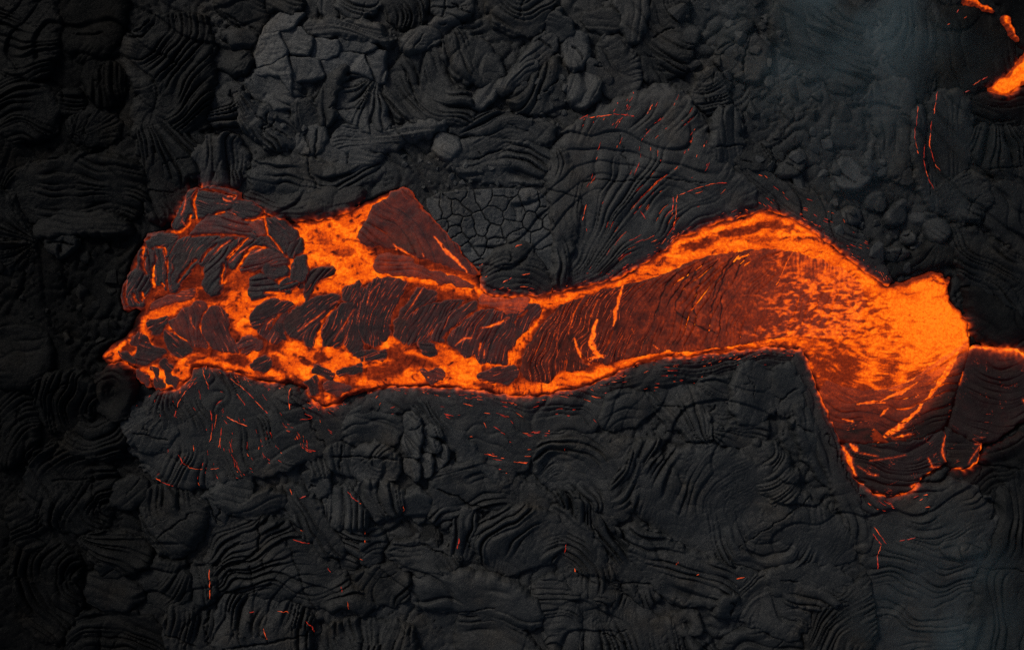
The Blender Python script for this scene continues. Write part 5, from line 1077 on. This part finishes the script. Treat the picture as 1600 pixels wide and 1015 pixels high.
# --- the smoky right side; corner lobes get darker grey to imitate the vignette
sh = L("lava_sheet", "smooth dark sheet with sagging wrinkles under the cooling fan on the right", [(1332, 770), (1372, 752), (1440, 762), (1500, 752), (1552, 790), (1550, 850), (1520, 900), (1500, 1040), (1358, 1040), (1364, 920), (1350, 840)], 'arc', 12, .036, c=(1440, 560), amp=.2, z=.03, R=24, warp=1.4, edge=9)
cracks_at(sh, [[(1365, 822), (1372, 832), (1383, 848)], [(1362, 832), (1375, 849)], [(1375, 850), (1368, 868), (1371, 888)], [(1354, 976), (1353, 1000), (1352, 1016)], [(1404, 844), (1428, 838)]], 1.8, .3)
embers(sh, 16, [(1340, 750), (1440, 750), (1460, 800), (1380, 800), (1340, 790)], (4, 14), (.9, 1.8), .3, .8)
L(S_, "dim grey blocks at the right of the sagging sheet", [(1466, 842), (1500, 836), (1540, 830), (1536, 866), (1500, 872), (1470, 866)], 'lin', 14, .03, amp=.1, cracks=[[(1496, 838), (1498, 870)]])
L("lava_sheet", "black smooth sheet filling the lower right corner", [(1540, 760), (1660, 700), (1660, 1040), (1508, 1040), (1528, 900), (1556, 850)], 'lin', 16, .017, amp=.2, z=.0, R=20, edge=9)
scrap = L("bank_crust", "black smooth crust between the cooling fan and the dark tongue's lower rim", [(1490, 735), (1520, 740), (1545, 705), (1600, 680), (1660, 660), (1660, 720), (1560, 765), (1500, 760)], 'lin', 14, .014, amp=.14, z=.0)
L(S_, "black flat slab right of the glowing source", [(1506, 440), (1560, 470), (1600, 500), (1640, 520), (1640, 548), (1570, 540), (1524, 532), (1512, 490)], 'lin', 14, .013, amp=.12, z=.05)
L(R_, "dark strands sweeping down to the right edge above the black flat slab", [(1482, 348), (1540, 370), (1600, 410), (1650, 440), (1650, 520), (1560, 472), (1506, 442), (1490, 400)], 'lin', 8, .02, ang=40, amp=.4)
L(S_, "black crust arching around the source's upper rim", [(1392, 432), (1440, 418), (1480, 414), (1500, 392), (1488, 372), (1440, 382), (1420, 396), (1386, 418)], 'lin', 10, .016, amp=.2, z=.06)
wd = L(R_, "wedge of fanning folds below the twin glowing cracks", [(1462, 296), (1510, 274), (1548, 288), (1540, 334), (1500, 350), (1474, 326)], 'rad', 7, .024, c=(1452, 306), amp=.4, z=.12)
sv = L(D__, "thin curved sliver of crust between the twin glowing cracks", [(1424, 180), (1436, 168), (1442, 200), (1436, 240), (1444, 270), (1462, 300), (1478, 332), (1462, 334), (1440, 292), (1426, 262), (1424, 220)], 'lin', 14, .034, amp=.1, z=.12)
cracks_at(sv, [[(1430, 168), (1426, 190), (1424, 220), (1430, 242)], [(1444, 226), (1440, 245), (1444, 265), (1450, 282), (1458, 295)]], 1.4, .25)
pl = L("lava_sheet", "smooth dark plate right of the long glowing crack at the upper right", [(1456, 150), (1500, 140), (1516, 200), (1512, 240), (1500, 272), (1468, 292), (1450, 252), (1448, 200)], 'lin', 20, .024, amp=.06, z=.1)
cracks_at(pl, [[(1474, 70), (1470, 90), (1466, 115)], [(1462, 145), (1458, 160), (1457, 180)], [(1453, 190), (1451, 210), (1450, 226), (1455, 240), (1462, 255), (1470, 268)]], 1.9, .35)
lp = L("lava_sheet", "smooth grey plate under smoke left of the thin curved sliver", [(1352, 150), (1375, 128), (1420, 128), (1432, 150), (1420, 190), (1420, 250), (1402, 278), (1380, 268), (1378, 200)], 'lin', 18, .03, amp=.16, z=.08, edge=8)
L(S_, "black smooth sheet at the upper right under the corner pool", [(1500, 150), (1540, 152), (1590, 140), (1650, 140), (1650, 210), (1560, 200), (1515, 200)], 'lin', 10, .012, amp=.3, z=.04)
L(R_, "dark upright folds below the corner pool at the right edge", [(1515, 196), (1560, 198), (1650, 210), (1650, 300), (1590, 290), (1548, 270), (1516, 240)], 'rad', 11, .017, c=(1560, 120), amp=.36)
L(S_, "smooth black slab at the right edge right of the wedge of folds", [(1548, 276), (1600, 292), (1650, 300), (1650, 430), (1600, 402), (1550, 366), (1536, 340)], 'lin', 18, .021, amp=.1, z=.08, R=18)
ne = L("lava_sheet", "black smooth sheet in the upper right corner between the spills", [(1476, 10), (1500, 20), (1550, 26), (1600, 90), (1550, 130), (1510, 140), (1470, 148), (1466, 90)], 'lin', 22, .012, amp=.08, z=.05)
cracks_at(ne, [[(1493, 155), (1500, 146), (1512, 144)], [(1516, 135), (1528, 128), (1540, 122)], [(1476, 42), (1480, 40)], [(1492, 22), (1496, 16)], [(1503, 32), (1507, 28)]], 1.6, .3)
L(S_, "black slab in the very top right corner", [(1548, -20), (1660, -20), (1660, 70), (1600, 82), (1575, 30)], 'lin', 22, .01, amp=.08, z=.03)
L("lava_sheet", "dim dark sheet veiled by smoke at the top edge left of the spills", [(1380, -20), (1490, -20), (1472, 20), (1462, 90), (1455, 145), (1436, 160), (1410, 120), (1385, 80)], 'lin', 16, .017, amp=.26, z=.02, R=24, edge=9)
L("lava_sheet", "grey sheet veiled by thick smoke at the top edge", [(1215, -20), (1350, -20), (1366, 30), (1350, 70), (1370, 118), (1325, 150), (1285, 120), (1262, 128), (1240, 84), (1196, 60)], 'lin', 15, .022, amp=.3, z=-.02, R=26, edge=12)

for p, n in ((dome, 60), (skirt, 60), (toe, 14), (fringe, 60), (embf, 45), (fr2, 60)):
    embers(p, n, None, (2, 9), (.6, 1.5), .5, 9, bank=13)
# ------------------------------------------------------------------ angular blocks
def rock_mesh(seed):
    import bmesh
    g = np.random.default_rng(seed)
    bm = bmesh.new()
    for _ in range(15):
        v = g.normal(size=3); v /= np.abs(v).max()**.7*np.linalg.norm(v)**.3
        bm.verts.new((v[0]*g.uniform(.75, 1), v[1]*g.uniform(.6, .9), v[2]*g.uniform(.4, .55)))
    r = bmesh.ops.convex_hull(bm, input=bm.verts)
    bmesh.ops.delete(bm, geom=[e for e in set(r["geom_interior"]+r["geom_unused"]) if isinstance(e, bmesh.types.BMVert)], context='VERTS')
    bmesh.ops.bevel(bm, geom=[e for e in bm.edges if e.calc_face_angle(0) > .5], offset=.07, segments=1, affect='EDGES', clamp_overlap=True)
    me = bpy.data.meshes.new("lava_rock"); bm.to_mesh(me); bm.free()
    me.materials.append(ROCK)
    return me
ROCKS = [rock_mesh(40+i) for i in range(14)]
dg = bpy.context.evaluated_depsgraph_get()
def top_at(x, y):
    hit, loc, *_ = scene.ray_cast(dg, (wx(x), wy(y), 20), (0, 0, -1))
    return loc.z if hit else -.2
dg.update()
placed = []
ORD = ["largest", "second largest", "third largest", "fourth largest", "fifth largest", "sixth largest", "seventh largest", "eighth largest", "ninth largest", "tenth largest", "eleventh largest", "twelfth largest"]
def rocks(n, area, size, kind, marks, grp, shade, seed, gap=.8):
    """scatter n blocks; each is named by its size among those on one side of the nearest landmark"""
    g = np.random.default_rng(seed); P = chaikin(area, 1); lo, hi = P.min(0), P.max(0); c = 0; t = 0; done = {}
    while c < n and t < n*40:
        t += 1
        x, y = g.uniform(lo, hi)
        if not (-4 < x < 1604 and -4 < y < 1019): continue
        if sdf(P, np.array([x]), np.array([y]))[0] < 0 or river_sd(np.array([x]), np.array([y]))[0] > -8: continue
        r = size[0]*(size[1]/size[0])**(g.random()**1.6)
        if any((x-a)**2+(y-b)**2 < (gap*(r+q))**2 for a, b, q in placed): continue
        z = top_at(x, y)
        if z > .26: continue
        dist = [math.hypot(x-m[1], y-m[2]) for m in marks]; m = marks[int(np.argmin(dist))]
        dx, dy = x-m[1], y-m[2]
        side = ("right of" if dx > 0 else "left of") if abs(dx) > abs(dy) else ("below" if dy > 0 else "above")
        key = (m[0], side)
        if len(done.get(key, ())) >= len(ORD): continue
        placed.append((x, y, r)); c += 1
        o = bpy.data.objects.new("lava_rock", ROCKS[g.integers(len(ROCKS))]); col.objects.link(o)
        k = r*S
        o.scale = (k*g.uniform(.9, 1.2), k*g.uniform(.9, 1.1), k*g.uniform(.7, 1.0))
        o.rotation_euler = (g.normal(0, .25), g.normal(0, .25), g.uniform(0, 6.28))
        o.location = (wx(x), wy(y), z-k*.05)
        o["shade"] = float(shade*g.uniform(.7, 1.2))
        done.setdefault(key, []).append((o.scale.x*o.scale.y, o))
    for (mk, side), lst in done.items():
        lst.sort(key=lambda q: -q[0])
        for i, (_, o) in enumerate(lst):
            tag(o, f"{ORD[i]} {kind} {side} {mk}", "rock", grp)
rocks(75, [(1040, -10), (1230, -10), (1240, 120), (1300, 160), (1420, 270), (1460, 370), (1450, 420), (1390, 425), (1320, 370), (1240, 290), (1160, 250), (1150, 160), (1080, 130)], (8, 22), "angular grey rock",
      [("the large tilted slab", 1162, 92), ("the ring of tight ropes", 1106, 145), ("the smooth grey dome", 1132, 215), ("the dark combed folds", 1176, 244), ("the flat split slab", 1332, 272), ("the pale cornered slab", 1330, 340),
       ("the smooth dark slab by the source", 1400, 338), ("the low rounded slab", 1396, 398), ("the dark tilted slab", 1234, 262), ("the smoky top sheet", 1270, 130), ("the crumpled strands at the top", 1060, 30), ("the folded slab by the smoke", 1150, 55), ("the channel's bend", 1270, 335), ("the glowing crack's sliver", 1440, 280)],
      "rocks of the rubble field above the bend", .034, 1, .72)
rocks(30, [(-10, 360), (60, 365), (200, 370), (215, 440), (190, 520), (150, 560), (60, 520), (-10, 500)], (5, 15), "black rock in the pit",
      [("the breakout's left rim", 190, 440), ("the small cracked slab", 98, 386), ("the channel's toe", 160, 545), ("the left edge's fan", 10, 370), ("the left edge's lobe", 20, 520)], "rocks in the pit at the left", .008, 2, .75)
rocks(32, [(600, 245), (690, 240), (860, 280), (860, 310), (740, 305), (680, 310), (640, 290)], (4, 10), "small grey rock",
      [("the breakout's peak", 634, 290), ("the pale flat slab", 698, 232), ("the plate pavement", 780, 330), ("the folds over the pavement", 785, 262), ("the ember dome", 866, 290)], "rocks above the plate pavement", .046, 3, .75)
rocks(18, [(820, 90), (890, 70), (890, 200), (830, 200), (780, 170)], (4, 9), "small dark rock",
      [("the plank shaped slab", 826, 98), ("the rounded pale slab", 912, 142), ("the black gash's thin folds", 800, 200), ("the crumpled lobe", 846, 150)], "rocks right of the plank slab", .036, 4, .8)
rocks(16, [(370, 150), (480, 170), (480, 270), (400, 260)], (4, 9), "small grey rock",
      [("the jumbled cracked folds", 420, 192), ("the breakout's left crest", 400, 300), ("the upright split slab", 488, 222)], "rocks among the jumbled folds", .04, 5, .8)
# ------------------------------------------------------------------ smoke drifting low over the right side
def smoke(label, X, Y, rx, ry, rz, dens, seed, zc):
    import bmesh
    bm = bmesh.new(); bmesh.ops.create_icosphere(bm, subdivisions=3, radius=1.0)
    for v in bm.verts: v.co = (v.co.x*rx*S, v.co.y*ry*S, v.co.z*rz)
    me = bpy.data.meshes.new("smoke_plume"); bm.to_mesh(me); bm.free()
    m = bpy.data.materials.new("smoke"); m.use_nodes = True; nt = m.node_tree; nt.nodes.clear()
    out = nt.nodes.new("ShaderNodeOutputMaterial"); pv = nt.nodes.new("ShaderNodeVolumePrincipled")
    tc = nt.nodes.new("ShaderNodeTexCoord").outputs["Object"]
    sc = nt.nodes.new("ShaderNodeVectorMath"); sc.operation = 'DIVIDE'; nt.links.new(tc, sc.inputs[0]); sc.inputs[1].default_value = (rx*S, ry*S, rz)
    ln = nt.nodes.new("ShaderNodeVectorMath"); ln.operation = 'LENGTH'; nt.links.new(sc.outputs[0], ln.inputs[0])
    fall = mth(nt, 'SUBTRACT', 1.0, ln.outputs["Value"], clamp=True)
    off = nt.nodes.new("ShaderNodeVectorMath"); off.operation = 'ADD'; nt.links.new(tc, off.inputs[0]); off.inputs[1].default_value = (seed*7.3, seed*3.1, seed)
    fall = mth(nt, 'MULTIPLY', mth(nt, 'POWER', fall, 1.4), 1.5)
    n = noise(nt, off.outputs[0], .38, 6, .62)
    k = mth(nt, 'MULTIPLY', mth(nt, 'SUBTRACT', n, .42, clamp=True), 7.0)
    d = mth(nt, 'MULTIPLY', mth(nt, 'MULTIPLY', fall, k), dens)
    nt.links.new(d, pv.inputs["Density"])
    pv.inputs["Color"].default_value = (.50, .76, .86, 1); pv.inputs["Anisotropy"].default_value = .1
    nt.links.new(pv.outputs[0], out.inputs["Volume"])
    o = link("smoke_plume", me, m, None, (wx(X), wy(Y), zc))
    tag(o, label, "smoke", None, "stuff")
smoke("pale blue grey smoke drifting over the dark field at the top right", 1305, 40, 270, 230, 2.2, .10, 1, 3.0)
smoke("thin bluish smoke hanging over the sagging sheet at the lower right", 1435, 940, 165, 190, 1.8, .07, 2, 2.6)
smoke("faint smoke haze along the dark plates at the upper right", 1370, 260, 230, 220, 1.8, .022, 3, 2.6)
